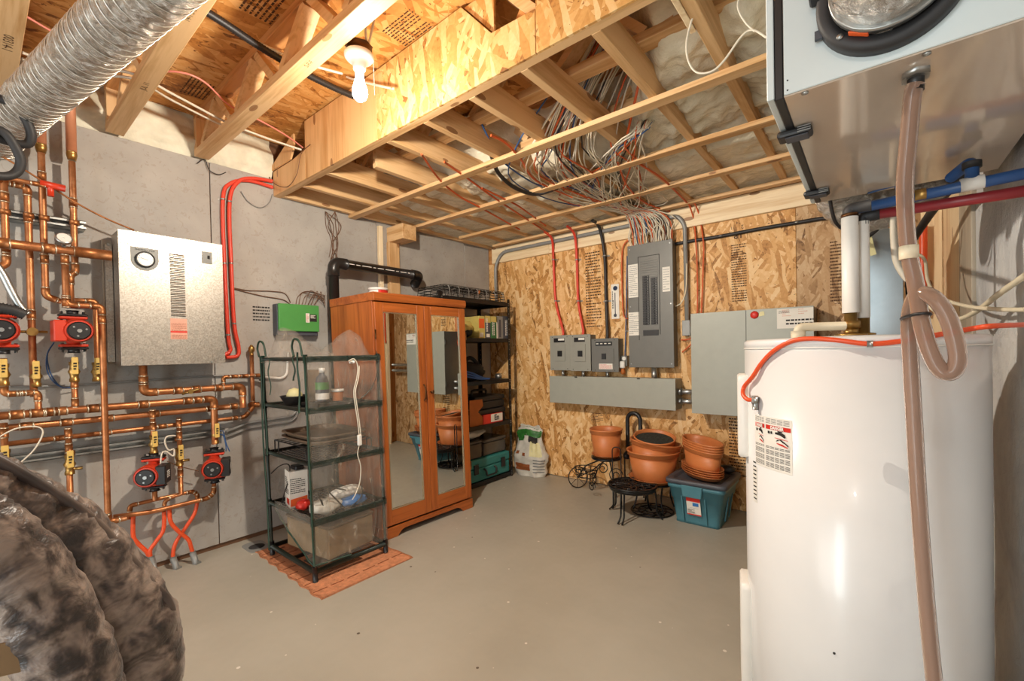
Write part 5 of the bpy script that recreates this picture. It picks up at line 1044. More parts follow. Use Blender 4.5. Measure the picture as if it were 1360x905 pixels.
# ================================================================ loose cables across the lowered ceiling, fanning into the breaker panel
cols = ['cable_white'] * 7 + ['cable_cream'] * 4 + ['cable_orange'] * 2 + ['cable_black'] + ['cable_blue']
cname = {'cable_white': 'white', 'cable_cream': 'cream', 'cable_orange': 'orange', 'cable_black': 'black', 'cable_blue': 'blue'}
q = random.Random(5)
for i in range(60):
    f = i / 59; mt = cols[(i * 4) % len(cols)]; x = px0 + .02 + (px1 - px0 - .04) * f; s = q.gauss(0, 1); zj = lambda: q.uniform(2.284, 2.302)
    g1 = onZ(2.29, 862 + 34 * (f - .5), 290 + 4 * q.random()); g2 = onZ(2.29, 812 + 30 * s * .8 + 14 * q.gauss(0, 1), 262 + 10 * q.random()); g3 = onZ(2.29, 768 + 34 * s + 14 * q.gauss(0, 1), 228 + 12 * q.random()); g4 = onZ(2.30, 752 + 24 * s + 20 * (f - .5), 192 + 10 * q.random()); g5 = onZ(2.47, 778 + 20 * s, 120 + 12 * q.random()); g6 = onZ(2.62, 815 + 18 * s, 45 + 20 * q.random())
    for g in (g2, g3): g.z = zj()
    yb = 3.51 - .035 * q.random()
    P = [V(x, yb, 2.04), V(x + .012 * q.gauss(0, 1), yb - .005, 2.13), V(x + .02 * q.gauss(0, 1), yb - .03, 2.21), V((x + g1.x) / 2, 3.39, 2.275), g1 if g1.y < 3.38 else V(g1.x, 3.30, 2.288), g2, g3, g4, g5, g6]
    if q.random() < .22: P = P[:6] + [onZ(2.29, 800 + 60 * q.random(), 205 + 20 * q.random()), onZ(2.315, 840 + 25 * q.random(), 170), onZ(2.52, 850 + 25 * q.random(), 145)]
    P.append(P[-1] + V(.1, -.1, .04)) if P[-1].z > 2.5 else None
    cord('branch_cable', cname[mt] + ' branch cable in the bundle fanning into the breaker panel top', P, .0042 if mt != 'cable_orange' else .0048, mt, group=cname[mt] + ' branch cables above the breaker panel', k=4, n=5)
def zc(pp, z): return [onZ(z, *p) if len(p) == 2 else onZ(p[2], p[0], p[1]) for p in pp]
cord('black_hose', 'thick black hose dipping between the joists to the furring strips', zc([(575, 135, 2.5), (600, 150, 2.46), (632, 178, 2.4), (650, 200, 2.33), (662, 230, 2.285), (685, 250, 2.27), (712, 258, 2.275), (740, 250, 2.295)], 2.3), .0125, 'cable_black', k=6, n=8)
cord('blue_cable', 'blue cable beside the thick black hose between the joists', zc([(640, 165, 2.42), (652, 190, 2.36), (665, 212, 2.30), (690, 232, 2.28), (715, 246, 2.285), (735, 250, 2.295)], 2.3), .005, 'cable_blue')
for i, pp in enumerate(([(560, 205), (585, 240), (612, 262), (640, 277), (690, 305)], [(590, 215), (625, 240), (655, 262), (690, 285), (728, 310)], [(652, 180), (672, 190), (692, 212), (712, 240), (760, 262)], [(905, 12, 2.62), (880, 55, 2.58), (855, 90, 2.50), (843, 135, 2.38), (833, 180, 2.30), (831, 196, 2.29), (846, 212, 2.295)], [(640, 250), (665, 262), (690, 275), (725, 300)], [(845, 215), (880, 238), (905, 262), (925, 282)], [(820, 215), (835, 250), (862, 272), (905, 285)])):
    cord('orange_cable', 'orange cable across the foam ' + ('close to the grey wall end', 'second from the grey wall end', 'curling beside the blue cable', 'hanging down past the furring near the ventilator', 'short of the red wall conduits', 'crossing to the conduit top', 'bowed over the breaker panel')[i], zc(pp, 2.287), .0065, 'cable_orange')
cord('white_wire_loop', 'white wire loop knotted below the joist next to the ventilator', [onY(1.55, *p) for p in ((1018, 50), (1000, 40), (985, 48), (962, 80), (945, 95), (925, 96), (914, 80), (912, 55), (920, 22))], .0034, 'cable_white')
cord('white_wire_loop', 'white wire rising from the knot to the foam next to the ventilator', [onY(1.55, *p) for p in ((1003, 42), (990, 30), (980, 10), (984, -10))], .003, 'cable_white')
# cables and hoses through the trusses
P = spline(zc([(262, 8), (300, 32), (345, 62), (395, 92), (440, 115), (470, 128)], 2.56), 28); tag(MB().tube(P, [.0135 + .003 * (i % 2) for i in range(len(P))], 10).build('black_flex_conduit', M['cable_black'], None, loc=P[0]), 'black ribbed conduit slung through the trusses toward the bulb', 'conduit')
cord('white_cable', 'white cable running beside the black ribbed conduit', zc([(235, 0), (280, 22), (340, 55), (400, 82), (455, 98)], 2.575), .006, 'cable_white')
cord('pink_tube', 'thin pink tube threading through the truss webs', zc([(35, 22), (80, 48), (170, 96), (232, 95), (270, 108), (305, 140), (345, 160), (380, 180), (402, 196)], 2.52), .0045, 'pink_tube', cat='tube')
for i, pp in enumerate(([(30, 70), (90, 92), (170, 96), (235, 128), (300, 162), (350, 182), (400, 199)], [(30, 78), (95, 100), (175, 104), (230, 134), (300, 168), (340, 178)])): cord('white_cable', ('white cable crossing the trusses low, the longer of two', 'white cable crossing the trusses low, the shorter of two')[i], zc(pp, 2.485 + .01 * i), .006, 'cable_white')
cord('bulb_cable', 'white cable passing behind the bulb into the beam', [onY(1.30, *p) for p in ((440, 92), (468, 105), (495, 112), (522, 118))], .006, 'cable_white')
cord('beam_wire', 'thin dark wire drooping under the plywood corner of the beam', [onY(YBEAM - .02, *p) for p in ((352, 215), (356, 232), (366, 245), (382, 248), (394, 232), (400, 205), (412, 192))], .0025, 'cable_brown')
# ================================================================ pots and stands by the wafer board wall
def pot_prof(r, h, rim=.018, k=.72):
    return [(r * k, 0), (r * (k + .2 * (1 - k)), .008), (r * .93, h - rim * 2.2), (r * .93, h - rim * 2.2), (r * .99, h - rim * 2.0), (r * .99, h - rim * .8), (r * 1.03, h - rim * .6), (r * 1.03, h - .003), (r * 1.0, h), (r * .95, h - .004), (r * .9, h - rim * 2), (r * k * .95, .012), (0, .012)]
def pot(label, c, r, h, tilt=None, soil=None, group='round terracotta pots', name='terracotta_pot'):
    t = thing(name, label, 'pot', tuple(c), group); MB().lathe(pot_prof(r, h), c, 36).build('pot', M['terracotta'], t)
    if soil: MB().lathe([(0, 0), (r * .93, 0)], Vector(c) + V(0, 0, soil), 28).build('soil', M['soil'], t)
    if tilt: t.rotation_euler = tilt
    return t
def saucer(label, c, r, h=.03, sx=1, sy=1, group='terracotta saucers', rot=0):
    o = MB().lathe([(r * .85, 0), (r, h), (r * 1.02, h), (r * 1.0, h - .004), (r * .84, .005), (0, .005)], c, 36, sx=sx, sy=sy).build('saucer', M['terracotta'], None, loc=c); o.rotation_euler = (0, 0, rot); return tag(o, label, 'saucer', group)
# tricycle planter
tx, ty = -1.655, 3.20
t = thing('tricycle_planter', 'black wire tricycle plant stand with a small pot on its seat', 'stand', (-1.8, 3.25, 0))
def wheel(c, r, ax):
    w = MB(); q = V(0, 0, 1).rotation_difference(ax); w.tube([c + q @ V(r * math.cos(g), r * math.sin(g), 0) for g in [2 * PI * i / 28 for i in range(28)]], .005, 6, closed=True); o = w.build('wheel', M['blackmetal'], t)
    for k in range(4): g = PI * k / 4; d = q @ V(r * math.cos(g), r * math.sin(g), 0); MB().tube([c - d, c + d], .0025, 5).build('spoke', M['blackmetal'], o)
fw_ = onZ(0, 768, 648); w0 = V(fw_.x, fw_.y, .092)
wheel(w0, .088, V(.75, -.6, .1).normalized()); wheel(V(-1.93, 3.47, .06), .055, V(1, 0, 0))
m = MB(); m.tube(spline([w0, w0 + V(.06, 0, .09), V(-1.86, 3.24, .24), V(-1.74, 3.22, .30), V(tx, ty, .335)], 8), .006, 7); m.tube(spline([w0 + V(0, .02, 0), w0 + V(.10, 0, .06), V(-1.83, 3.26, .19), V(-1.72, 3.24, .28), V(tx + .02, ty + .06, .335)], 8), .005, 7)
m.tube(spline([V(-1.93, 3.47, .06), V(-1.86, 3.40, .14), V(-1.80, 3.32, .20), V(tx - .02, ty + .05, .335)], 6), .005, 7); m.tube([V(-1.62, 3.30, .003), V(-1.64, 3.27, .2), V(tx, ty + .04, .335)], .005, 7); m.build('frame', M['blackmetal'], t)
b = MB()
for zz, r in ((.13, .085), (.17, .095), (.20, .105)): b.tube([V(-1.90 + r * math.cos(g), 3.30 + r * .8 * math.sin(g), zz) for g in [2 * PI * i / 24 for i in range(24)]], .004, 5, closed=True)
for k in range(12): g = 2 * PI * k / 12; b.tube([V(-1.90 + .08 * math.cos(g), 3.30 + .065 * math.sin(g), .128), V(-1.90 + .107 * math.cos(g), 3.30 + .086 * math.sin(g), .203)], .003, 5)
b.build('basket', M['blackmetal'], t)
MB().lathe([(0, .335), (.115, .335), (.12, .34), (.12, .352), (.11, .35), (0, .345)], (tx, ty, 0), 28).build('seat_ring', M['blackmetal'], t)
def scroll(c, r, turns, ax, nm='scroll'):
    P = [c + ax * (r * (1 - i / 40 * .8) * math.cos(i / 40 * turns * 2 * PI)) + V(0, 0, r * (1 - i / 40 * .8) * math.sin(i / 40 * turns * 2 * PI)) for i in range(41)]; MB().tube(P, .004, 6).build(nm, M['blackmetal'], t)
scroll(V(-1.60, 3.24, .20), .06, 1.6, V(.8, .6, 0)); scroll(V(-1.72, 3.26, .23), .05, 1.6, V(-.8, -.6, 0)); scroll(V(-1.78, 3.18, .09), .045, 1.4, V(.9, -.3, 0))
saucer('small terracotta saucer on the tricycle stand seat', V(tx, ty, .353), .115, .022)
pot('small terracotta pot standing alone on the tricycle stand', V(tx, ty, .362), .128, .215)
# pair of thin rods and the arched handle
t = thing('arched_frame', 'black arched metal handle standing behind the big pots', 'stand', (-1.47, 3.38, 0))
hl, hr = onY(3.42, 834, 600), onY(3.42, 851, 600); zt = onY(3.42, 842, 549).z
P = [V(hl.x, 3.42, hl.z)] + [V((hl.x + hr.x) / 2 - (hr.x - hl.x) / 2 * math.cos(PI * i / 12), 3.42, zt - .06 + .06 * math.sin(PI * i / 12)) for i in range(13)] + [V(hr.x, 3.42, hr.z)]
MB().tube(P, .0165, 10).build('handle', M['black'], t); MB().tube([V(hl.x, 3.42, hl.z), V(hl.x - .012, 3.42, hl.z - .03), V(hl.x - .012, 3.42, hl.z - .06)], [.018, .03, .026], 10).build('socket', M['black'], t)
for x in (hl.x - .03, hr.x + .02): MB().tube([V(x, 3.42, 0), V(x, 3.42, hl.z - .02)], .006, 8).build('rod', M['blackmetal'], t)
MB().tube([V(hl.x - .03, 3.42, hl.z - .03), V(hr.x + .02, 3.42, hl.z - .03)], .006, 8).build('rod', M['blackmetal'], t)
xr = onY(3.05, 812.5, 600).x; 
t = thing('wire_trellis', 'thin black wire hoop planted beside the small pot', 'trellis', (xr, 3.06, 0)); q = onY(3.06, 813, 594); MB().tube(fillet([V(q.x, 3.06, 0), V(q.x, 3.06, q.z), V(q.x + .06, 3.08, q.z + .0), V(q.x + .06, 3.08, 0)], .03), .0042, 7).build('hoop', M['blackmetal'], t)
# plant stand with the nest of big pots
pc = V(-1.285, 3.23, 0)
t = thing('plant_stand', 'black round plant stand under the big pots', 'stand', tuple(pc)); MB().lathe([(.15, .205), (.16, .205), (.16, .217), (.15, .217), (.15, .205)], pc, 32).build('ring', M['blackmetal'], t); m = MB()
for k in range(6): g = PI * k / 6; m.tube([pc + V(.152 * math.cos(g), .152 * math.sin(g), .211), pc - V(.152 * math.cos(g), .152 * math.sin(g), -.211)], .004, 5)
m.build('spider', M['blackmetal'], t)
for k in range(4): g = PI / 4 + PI / 2 * k; MB().tube(spline([pc + V(.155 * math.cos(g), .155 * math.sin(g), .208), pc + V(.13 * math.cos(g), .13 * math.sin(g), .11), pc + V(.16 * math.cos(g), .16 * math.sin(g), .006)], 5), .006, 6).build('leg', M['blackmetal'], t)
saucer('large terracotta saucer under the nest of big pots', pc + V(0, 0, .2175), .178, .03)
pot('big terracotta pot at the bottom of the nest of three', pc + V(0, 0, .224), .188, .225)
pot('big terracotta pot sitting crooked inside the bottom one', pc + V(-.006, .0, .305), .182, .21, (math.radians(-4), math.radians(6), 0))
pot('medium terracotta pot with dark soil on top of the nest', pc + V(.006, -.004, .385), .148, .175, (math.radians(9), math.radians(7), 0), soil=.15)
# cast stool in front
sc_ = V(-1.342, 2.985, 0); SR = .165; SH = .232
t = thing('iron_stool', 'low black cast iron stool with openwork top', 'stool', tuple(sc_)); m = MB()
for r, tr in ((SR, .010), (SR * .72, .006), (SR * .4, .006), (SR * .15, .008)): m.tube([sc_ + V(r * math.cos(g), r * math.sin(g), SH) for g in [2 * PI * i / 32 for i in range(32)]], tr, 6, closed=True)
for k in range(12):
    g = 2 * PI * k / 12; m.tube(spline([sc_ + V(SR * .14 * math.cos(g), SR * .14 * math.sin(g), SH), sc_ + V(SR * .5 * math.cos(g + .22), SR * .5 * math.sin(g + .22), SH + .004), sc_ + V(SR * math.cos(g), SR * math.sin(g), SH)], 4), .006, 5); m.tube(spline([sc_ + V(SR * .4 * math.cos(g), SR * .4 * math.sin(g), SH), sc_ + V(SR * .75 * math.cos(g - .2), SR * .75 * math.sin(g - .2), SH + .004), sc_ + V(SR * math.cos(g + .26), SR * math.sin(g + .26), SH)], 4), .005, 5)
m.build('openwork_top', M['blackmetal'], t); MB().lathe([(SR - .012, SH - .03), (SR - .006, SH - .03), (SR - .002, SH - .004), (SR - .01, SH - .004), (SR - .012, SH - .03)], sc_, 32).build('apron', M['blackmetal'], t)
for pxy in ((830, 694), (812, 677), (877, 690)):
    f_ = onZ(0, *pxy); d = V(f_.x - sc_.x, f_.y - sc_.y, 0); d.normalize(); s_ = V(-d.y, d.x, 0)
    m = MB()
    for e in (-1, 1): m.tube(spline([sc_ + d * SR * .92 + s_ * e * .012 + V(0, 0, SH - .01), sc_ + d * SR * .98 + s_ * e * .012 + V(0, 0, .13), sc_ + d * SR * 1.0 + s_ * e * .012 + V(0, 0, .05), sc_ + d * SR * 1.22 + s_ * e * .016 + V(0, 0, .006)], 5), .006, 6)
    m.build('leg', M['blackmetal'], t)
d = V(.3, .95, 0).normalized(); MB().tube(spline([sc_ + d * SR * .92 + V(0, 0, SH - .01), sc_ + d * SR + V(0, 0, .06), sc_ + d * SR * 1.2 + V(0, 0, .006)], 5), .008, 6).build('leg', M['blackmetal'], t)
c_ = V(-1.21, 3.06, .007); c_ = onZ(.007, 866, 678); m = MB()
for r in (.15, .10, .05): m.tube([c_ + V(r * math.cos(g), r * math.sin(g), 0) for g in [2 * PI * i / 28 for i in range(28)]], .005, 5, closed=True)
for k in range(10): g = 2 * PI * k / 10; m.tube(spline([c_ + V(.05 * math.cos(g), .05 * math.sin(g), 0), c_ + V(.1 * math.cos(g + .35), .1 * math.sin(g + .35), 0), c_ + V(.15 * math.cos(g), .15 * math.sin(g), 0)], 4), .004, 5)
tag(m.build('lattice_trivet', M['blackmetal'], None, loc=c_), 'flat round metal lattice lying on the floor between stool and bin', 'trivet')
# teal storage bin with oval planters on its lid
t = thing('storage_bin', 'teal plastic storage bin with a red and white sticker', 'bin', (-.94, 3.25, 0))
bt = [(-1.098, 3.03), (-.748, 3.03), (-.748, 3.43), (-1.098, 3.43)]; bb = [(-1.078, 3.095), (-.792, 3.095), (-.792, 3.395), (-1.078, 3.395)]; BH = .285
def rr(c4, z, r=.04, k=4):
    out = []; n = 4
    for i in range(n):
        p = V(*c4[i], z); a, b = V(*c4[i - 1], z), V(*c4[(i + 1) % n], z); d0, d1 = (a - p).normalized(), (b - p).normalized()
        for j in range(k + 1): s_ = j / k; out.append((p + d0 * r) * (1 - s_) ** 2 + p * 2 * s_ * (1 - s_) + (p + d1 * r) * s_ * s_)
    return out
def loft(rings, cap=True):
    m = MB(); n = len(rings[0])
    for r in rings: m.v += [tuple(p) for p in r]
    for i in range(len(rings) - 1):
        for k in range(n): m.face((i * n + k, i * n + (k + 1) % n, (i + 1) * n + (k + 1) % n, (i + 1) * n + k), True)
    if cap: m.face(list(range(n))[::-1]); m.face([(len(rings) - 1) * n + k for k in range(n)])
    return m
lerp4 = lambda f, e=0: [(b_[0] + (a_[0] - b_[0]) * f + e * (1 if i in (1, 2) else -1), b_[1] + (a_[1] - b_[1]) * f + e * (1 if i in (2, 3) else -1)) for i, (a_, b_) in enumerate(zip(bt, bb))]
loft([rr(lerp4(0), .012, .04), rr(lerp4(.0), .0, .03), rr(lerp4(.02), .02), rr(lerp4(.6), BH * .62), rr(lerp4(.62, .006), BH * .63), rr(lerp4(.88, .006), BH * .88), rr(lerp4(.9, .014), BH * .89), rr(lerp4(1, .014), BH)][1:]).build('tub', M['teal'], t)
loft([rr(lerp4(1, .014), BH + .001), rr(lerp4(1, .022), BH + .001), rr(lerp4(1, .022), BH + .026), rr(lerp4(1, .012), BH + .03), rr(lerp4(1, -.018), BH + .03), rr(lerp4(1, -.024), BH + .012)]).build('lid', M['slate'], t)
xm = -.94; yf = lambda z: bb[0][1] + (bt[0][1] - bb[0][1]) * z / BH - .007
m = MB(); m.prism([(xm - .06, yf(.25) - .002, .205), (xm + .06, yf(.25) - .002, .205), (xm + .07, yf(.27) - .004, .285), (xm - .07, yf(.27) - .004, .285)], (0, -.016, 0)); m.build('grip', M['teal'], t, .004)
for s_ in (-.075, .075): m = MB(); m.bar((xm + s_, yf(.02), .02), (xm + s_, yf(.2), .2), .008, .006, (0, 1, 0)); m.build('rib', M['teal'], t)
for s_ in (.0, .10): m = MB(); m.bar((-.787 + .008, 3.2 + s_, .03), (-.755, 3.2 + s_, .2), .02, .008, (1, 0, 0)); m.build('rib', M['teal'], t)
yq = lambda z: yf(z) - .0035; la, lb_ = xm - .045, xm + .045
n_ = V(0, -.001, 0); m = MB(); m.prism([(la, yq(.075), .075), (lb_, yq(.075), .075), (lb_, yq(.2), .2), (la, yq(.2), .2)], n_); m.mi = 1; m.prism([(la, yq(.175) - .0012, .172), (lb_, yq(.175) - .0012, .172), (lb_, yq(.2) - .0012, .2), (la, yq(.2) - .0012, .2)], n_); m.prism([(la, yq(.075) - .0012, .075), (lb_, yq(.075) - .0012, .075), (lb_, yq(.083) - .0012, .083), (la, yq(.083) - .0012, .083)], n_)
m.mi = 2; m.prism([(la + .02, yq(.12) - .0012, .125), (lb_ - .015, yq(.12) - .0012, .125), (lb_ - .01, yq(.14) - .0012, .15), (la + .015, yq(.14) - .0012, .15)], n_); m.mi = 3; m.prism([(la + .04, yq(.15) - .0014, .142), (lb_ - .012, yq(.15) - .0014, .142), (lb_ - .012, yq(.16) - .0014, .165), (la + .04, yq(.16) - .0014, .165)], n_)
m.mi = 4; scribble(m, (la + .006, yq(.1) - .0012, .088), (1, 0, 0), (0, -.2, .98), .045, .03, 4, seed=91, fill=.35); m.build('sticker', [M['paper'], M['red'], M['teal'], M['pack_blue'], M['ink']], t)
tag(crumple(V(-.80, 3.36, BH + .03), .05, .045, .03, 22).build('black_bag', M['black'], None, loc=(-.80, 3.36, BH + .03)), 'crumpled black plastic lying on the bin lid behind the oval planters', 'bag')
oc = V(-.925, 3.20, 0); OR = math.radians(-40); zb = BH + .0305
for k in range(4): saucer(('oval saucer lowest on the bin lid', 'oval saucer second from the bin lid', 'oval saucer third from the bin lid', 'oval saucer directly under the oval planters')[k], oc + V(0, 0, zb + .015 * k), .188, .03, 1, .54, 'nested oval saucers', OR)
for k in range(4):
    z = zb + .054 + .016 * k; h = .15; r = .18
    p = pot_prof(r, h, .016, .78); o = MB().lathe(p, oc + V(0, 0, z), 36, sx=1, sy=.54).build('oval_planter', M['terracotta'], None, loc=oc + V(0, 0, z)); o.rotation_euler = (0, math.radians(3), OR)
    tag(o, ('oval terracotta planter lowest in its nest on the bin', 'oval terracotta planter second up in its nest on the bin', 'oval terracotta planter third up in its nest on the bin', 'oval terracotta planter topmost in its nest on the bin')[k], 'planter', 'nested oval planters')
# ================================================================ water heater
TC = V(-.0466, 1.640, 0); TR = .28; TH = 1.222
t = wh = thing('water_heater', 'tall glossy white water heater with warning labels', 'water heater', tuple(TC))
MB().lathe([(TR - .01, 0), (TR, .01), (TR, TH - .026)], TC, 96).build('jacket', M['enamel'], t)
MB().lathe([(TR + .0005, TH - .025), (TR + .0005, TH - .006), (TR - .006, TH), (.10, TH + .006), (0, TH + .006)], TC, 96).build('top_cap', M['enamel'], t)
MB().lathe([(TR - .002, TH - .028), (TR + .0018, TH - .028), (TR + .0018, TH - .024), (TR - .002, TH - .024)], TC, 96).build('rim_band', M['white'], t)
def onT(px, py, e=0):                                 # meet the jacket
    d = ray(px, py); o = CAM - TC; a = d.x ** 2 + d.y ** 2; b = o.x * d.x + o.y * d.y; c = o.x ** 2 + o.y ** 2 - (TR + e) ** 2; D = b * b - a * c
    s = (-b - math.sqrt(max(D, 0))) / a; return CAM + d * s
def cyl_patch(a0, a1, z0, z1, e=.0006, n=12, th=None):
    m = MB(); m.grid(lambda u, v: TC + V((TR + e) * math.cos(a0 + (a1 - a0) * u), (TR + e) * math.sin(a0 + (a1 - a0) * u), z0 + (z1 - z0) * v), n, 1); return m
def ang(p): return math.atan2(p.y - TC.y, p.x - TC.x) % (2 * PI)
def access(z0, z1, az, label=None):
    r_ = V(math.cos(az), math.sin(az), 0); s_ = V(-math.sin(az), math.cos(az), 0); w = .062
    rings = []
    for e, k in ((-.02, 1), (.016, 1), (.022, .9)):
        c4 = [(-w * k, z0 + (1 - k) * .05), (w * k, z0 + (1 - k) * .05), (w * k, z1 - (1 - k) * .05), (-w * k, z1 - (1 - k) * .05)]
        rings.append([TC + r_ * (TR + e) + s_ * p.x + V(0, 0, p.y) for p in rr(c4, 0, .02)])
    loft(rings).build('access_panel', M['white'], wh)
AZ = PI + math.radians(13)
tl = TC + V(TR * math.cos(AZ), TR * math.sin(AZ), 0); za = lambda py: onY(tl.y, 995, py).z
access(za(604), min(TH - .05, za(497)), AZ); access(za(900), za(766), AZ)
# warning label, two columns
pa, pb, pc_ = onT(1003, 545), onT(1052, 560), onT(1052, 632); a0, a1 = ang(pa), ang(pb); z1, z0 = pb.z + .002, pc_.z
lab = cyl_patch(a0, a1, z0, z1).build('warning_label', M['paper'], wh)
mid = a0 + (a1 - a0) * .36
for c0, c1, s in ((a0 + .012, mid - .01, .7), (mid + .01, a1 - .012, 1)):
    h = z1 - z0
    cyl_patch(c0, c1, z0 + h * .77, z0 + h * .85, .0012, 6).build('red_band', M['red'], lab)
    am = (c0 + c1) / 2; r_ = V(math.cos(am), math.sin(am), 0); W_ = TR * (c1 - c0)
    text('DANGER', .0125, TC + r_ * (TR + .0022) + V(0, 0, z0 + h * .808), (PI / 2, 0, am + PI / 2), M['porcelain'], lab, sx=min(1, W_ / .062) * .85, bold=.0006)
    m = MB(); s_ = V(-math.sin(am), math.cos(am), 0)
    for k in range(17):
        zz = z0 + h * (.05 + .024 * k)
        if k % 5 == 4: continue
        for q_i in range(5):
            b0, b1 = c0 + (c1 - c0) * (q_i / 5), c0 + (c1 - c0) * ((q_i + .82) / 5); f = lambda u, zz_: TC + V((TR + .0014) * math.cos(u), (TR + .0014) * math.sin(u), zz_); m.v += [tuple(f(b0, zz)), tuple(f(b1, zz)), tuple(f(b1, zz + h * .009)), tuple(f(b0, zz + h * .009))]; m.face(range(len(m.v) - 4, len(m.v)))
    for k in range(4):
        for q_i in range(4):
            zz = z0 + h * (.885 + .026 * k); b0, b1 = c0 + (c1 - c0) * (q_i / 4), c0 + (c1 - c0) * ((q_i + .85) / 4); m.v += [tuple(f(b0, zz)), tuple(f(b1, zz)), tuple(f(b1, zz + h * .007)), tuple(f(b0, zz + h * .007))]; m.face(range(len(m.v) - 4, len(m.v)))
    o_ = TC + r_ * (TR + .0016)
    def poly(pts): m.v.extend(tuple(o_ + s_ * (x * W_) + V(0, 0, z0 + h * z)) for x, z in pts); m.face(range(len(m.v) - len(pts), len(m.v)))
    poly([(-.38, .69), (-.30, .69), (-.30, .74), (-.38, .74)]); poly([(-.26, .69), (-.20, .69), (-.20, .74), (-.26, .74)]); poly([(-.08, .70), (.12, .69), (.30, .65), (.34, .67), (.30, .72), (.22, .735), (.1, .745), (-.08, .735)]); poly([(.02, .745), (.2, .745), (.2, .765), (.02, .765)])
    poly([(-.05, .56), (.1, .60), (.22, .56), (.3, .55), (.44, .50), (.44, .53), (.3, .575), (.15, .615), (.0, .60)]); m.build('print', M['ink'], lab)['kind'] = 'stuff'
    m = MB(); poly([(-.02, .54), (.2, .53), (.42, .49), (.42, .475), (.15, .50), (-.02, .525)]); poly([(-.1, .635), (.42, .62), (.42, .61), (-.1, .625)]); m.build('print', M['red'], lab)['kind'] = 'stuff'
pa, pb = onT(1000.5, 618), onT(1006, 660); m = cyl_patch(ang(pa) - .0, ang(pb), pb.z - .02, pa.z, .0006, 4); s_l = m.build('side_label', M['paper'], wh)
m = MB()
for k in range(10):
    zz = pb.z - .01 + k * .012; f = lambda u, zz_: TC + V((TR + .0013) * math.cos(u), (TR + .0013) * math.sin(u), zz_); b0, b1 = ang(pa) + .01, ang(pb) - .01; m.v += [tuple(f(b0, zz)), tuple(f(b1, zz)), tuple(f(b1, zz + .004)), tuple(f(b0, zz + .004))]; m.face(range(len(m.v) - 4, len(m.v)))
m.build('print', M['ink'], s_l)['kind'] = 'stuff'
p = onT(1276, 452); MB().cyl(p, p + (p - V(TC.x, TC.y, p.z)).normalized() * .004, .005, n=10).build('screw', M['galv'], wh)
p = onT(1108, 868); MB().cyl(p, p + (p - V(TC.x, TC.y, p.z)).normalized() * .002, .003, n=8).build('screw', M['black'], wh)
# fittings and insulated risers on top
w1 = onY(1.66, 1130, 438); wx = w1.x; zt1 = 1.598
t = thing('insulated_riser', 'white insulated water pipe rising from the heater top, thicker and nearer one', 'pipe', (wx, 1.66, TH)); MB().lathe([(.04, TH + .006), (.04, TH + .012), (.018, TH + .014), (.018, TH + .03), (.024, TH + .03), (.024, TH + .05), (.016, TH + .052), (.016, TH + .075)], (wx, 1.66, 0), 16).build('union', M['brass'], t)
MB().tube([(wx, 1.66, TH + .075), (wx, 1.66, zt1 - .015)], .021, 18).build('sleeve', M['white'], t); MB().tube([(wx, 1.66, zt1 - .018), (wx, 1.66, zt1 - .008)], .0216, 18).build('band', M['bronze'], t)
wx2 = onY(1.70, 1146, 380).x; t = thing('insulated_riser', 'white insulated water pipe behind the thicker riser', 'pipe', (wx2, 1.70, TH)); MB().lathe([(.03, TH + .006), (.03, TH + .014), (.016, TH + .016), (.016, TH + .06)], (wx2, 1.70, 0), 14).build('union', M['brass'], t); MB().tube([(wx2, 1.70, TH + .06), (wx2, 1.70, 1.57)], .017, 16).build('sleeve', M['white'], t)
zb_ = onY(1.66, 1290, 248).z
P = [V(wx, 1.66, zt1 - .012), V(wx, 1.66, 1.602), V(.300, 1.66, 1.618)]
t = thing('blue_pipe', 'blue water pipe with a white tee running to the concrete wall', 'pipe', tuple(P[1])); MB().tube([P[1] + V(.02, 0, 0), P[2]], .0145, 14).build('pipe', M['blue_tube'], t); MB().tube(fillet([P[0], V(wx, 1.66, 1.604), V(wx + .05, 1.66, 1.606)], .02), .0175, 12).build('elbow', M['dark'], t)
xt = onY(1.66, 1291, 246).x; MB().tube([(xt - .022, 1.66, 1.615), (xt + .022, 1.66, 1.617)], .018, 12).build('tee', M['white'], t); MB().tube(fillet([(xt, 1.66, 1.62), (xt, 1.66, 1.675), (xt - .03, 1.75, 1.665)], .02), .014, 12).build('branch', M['blue_tube'], t); MB().tube([(xt, 1.66, 1.655), (xt, 1.66, 1.672)], .019, 12).build('coupling', M['dark'], t)
x_ = onY(1.66, 1222, 265).x; m = MB(); m.tube([(x_ - .012, 1.66, 1.61), (x_ + .012, 1.66, 1.611)], .0165, 12); m.build('coupling', M['brass'], t)
P = [V(wx2, 1.70, 1.56), V(wx2, 1.70, onY(1.70, 1146, 288).z), V(.307, 1.70, onY(1.70, 1360, 254).z)]; t = thing('red_pipe', 'dark red water pipe running parallel behind the blue one', 'pipe', tuple(P[1])); MB().tube([P[1] + V(.015, 0, 0), P[2]], .0145, 14).build('pipe', M['maroon_tube'], t); MB().tube(fillet([P[0], P[1], P[1] + V(.04, 0, .001)], .018), .017, 12).build('elbow', M['dark'], t)
P = [onY(1.85, 1283, 216), onY(2.2, 1262, 250), onY(2.6, 1235, 285), onY(2.9, 1213, 318)]; P[0].z = min(P[0].z, 1.69); tag(MB().tube(spline(P, 6), .016, 10).build('dark_pipe', M['dark'], None, loc=P[-1]), 'dark grey pipe slanting behind the blue tee to the corner', 'pipe')
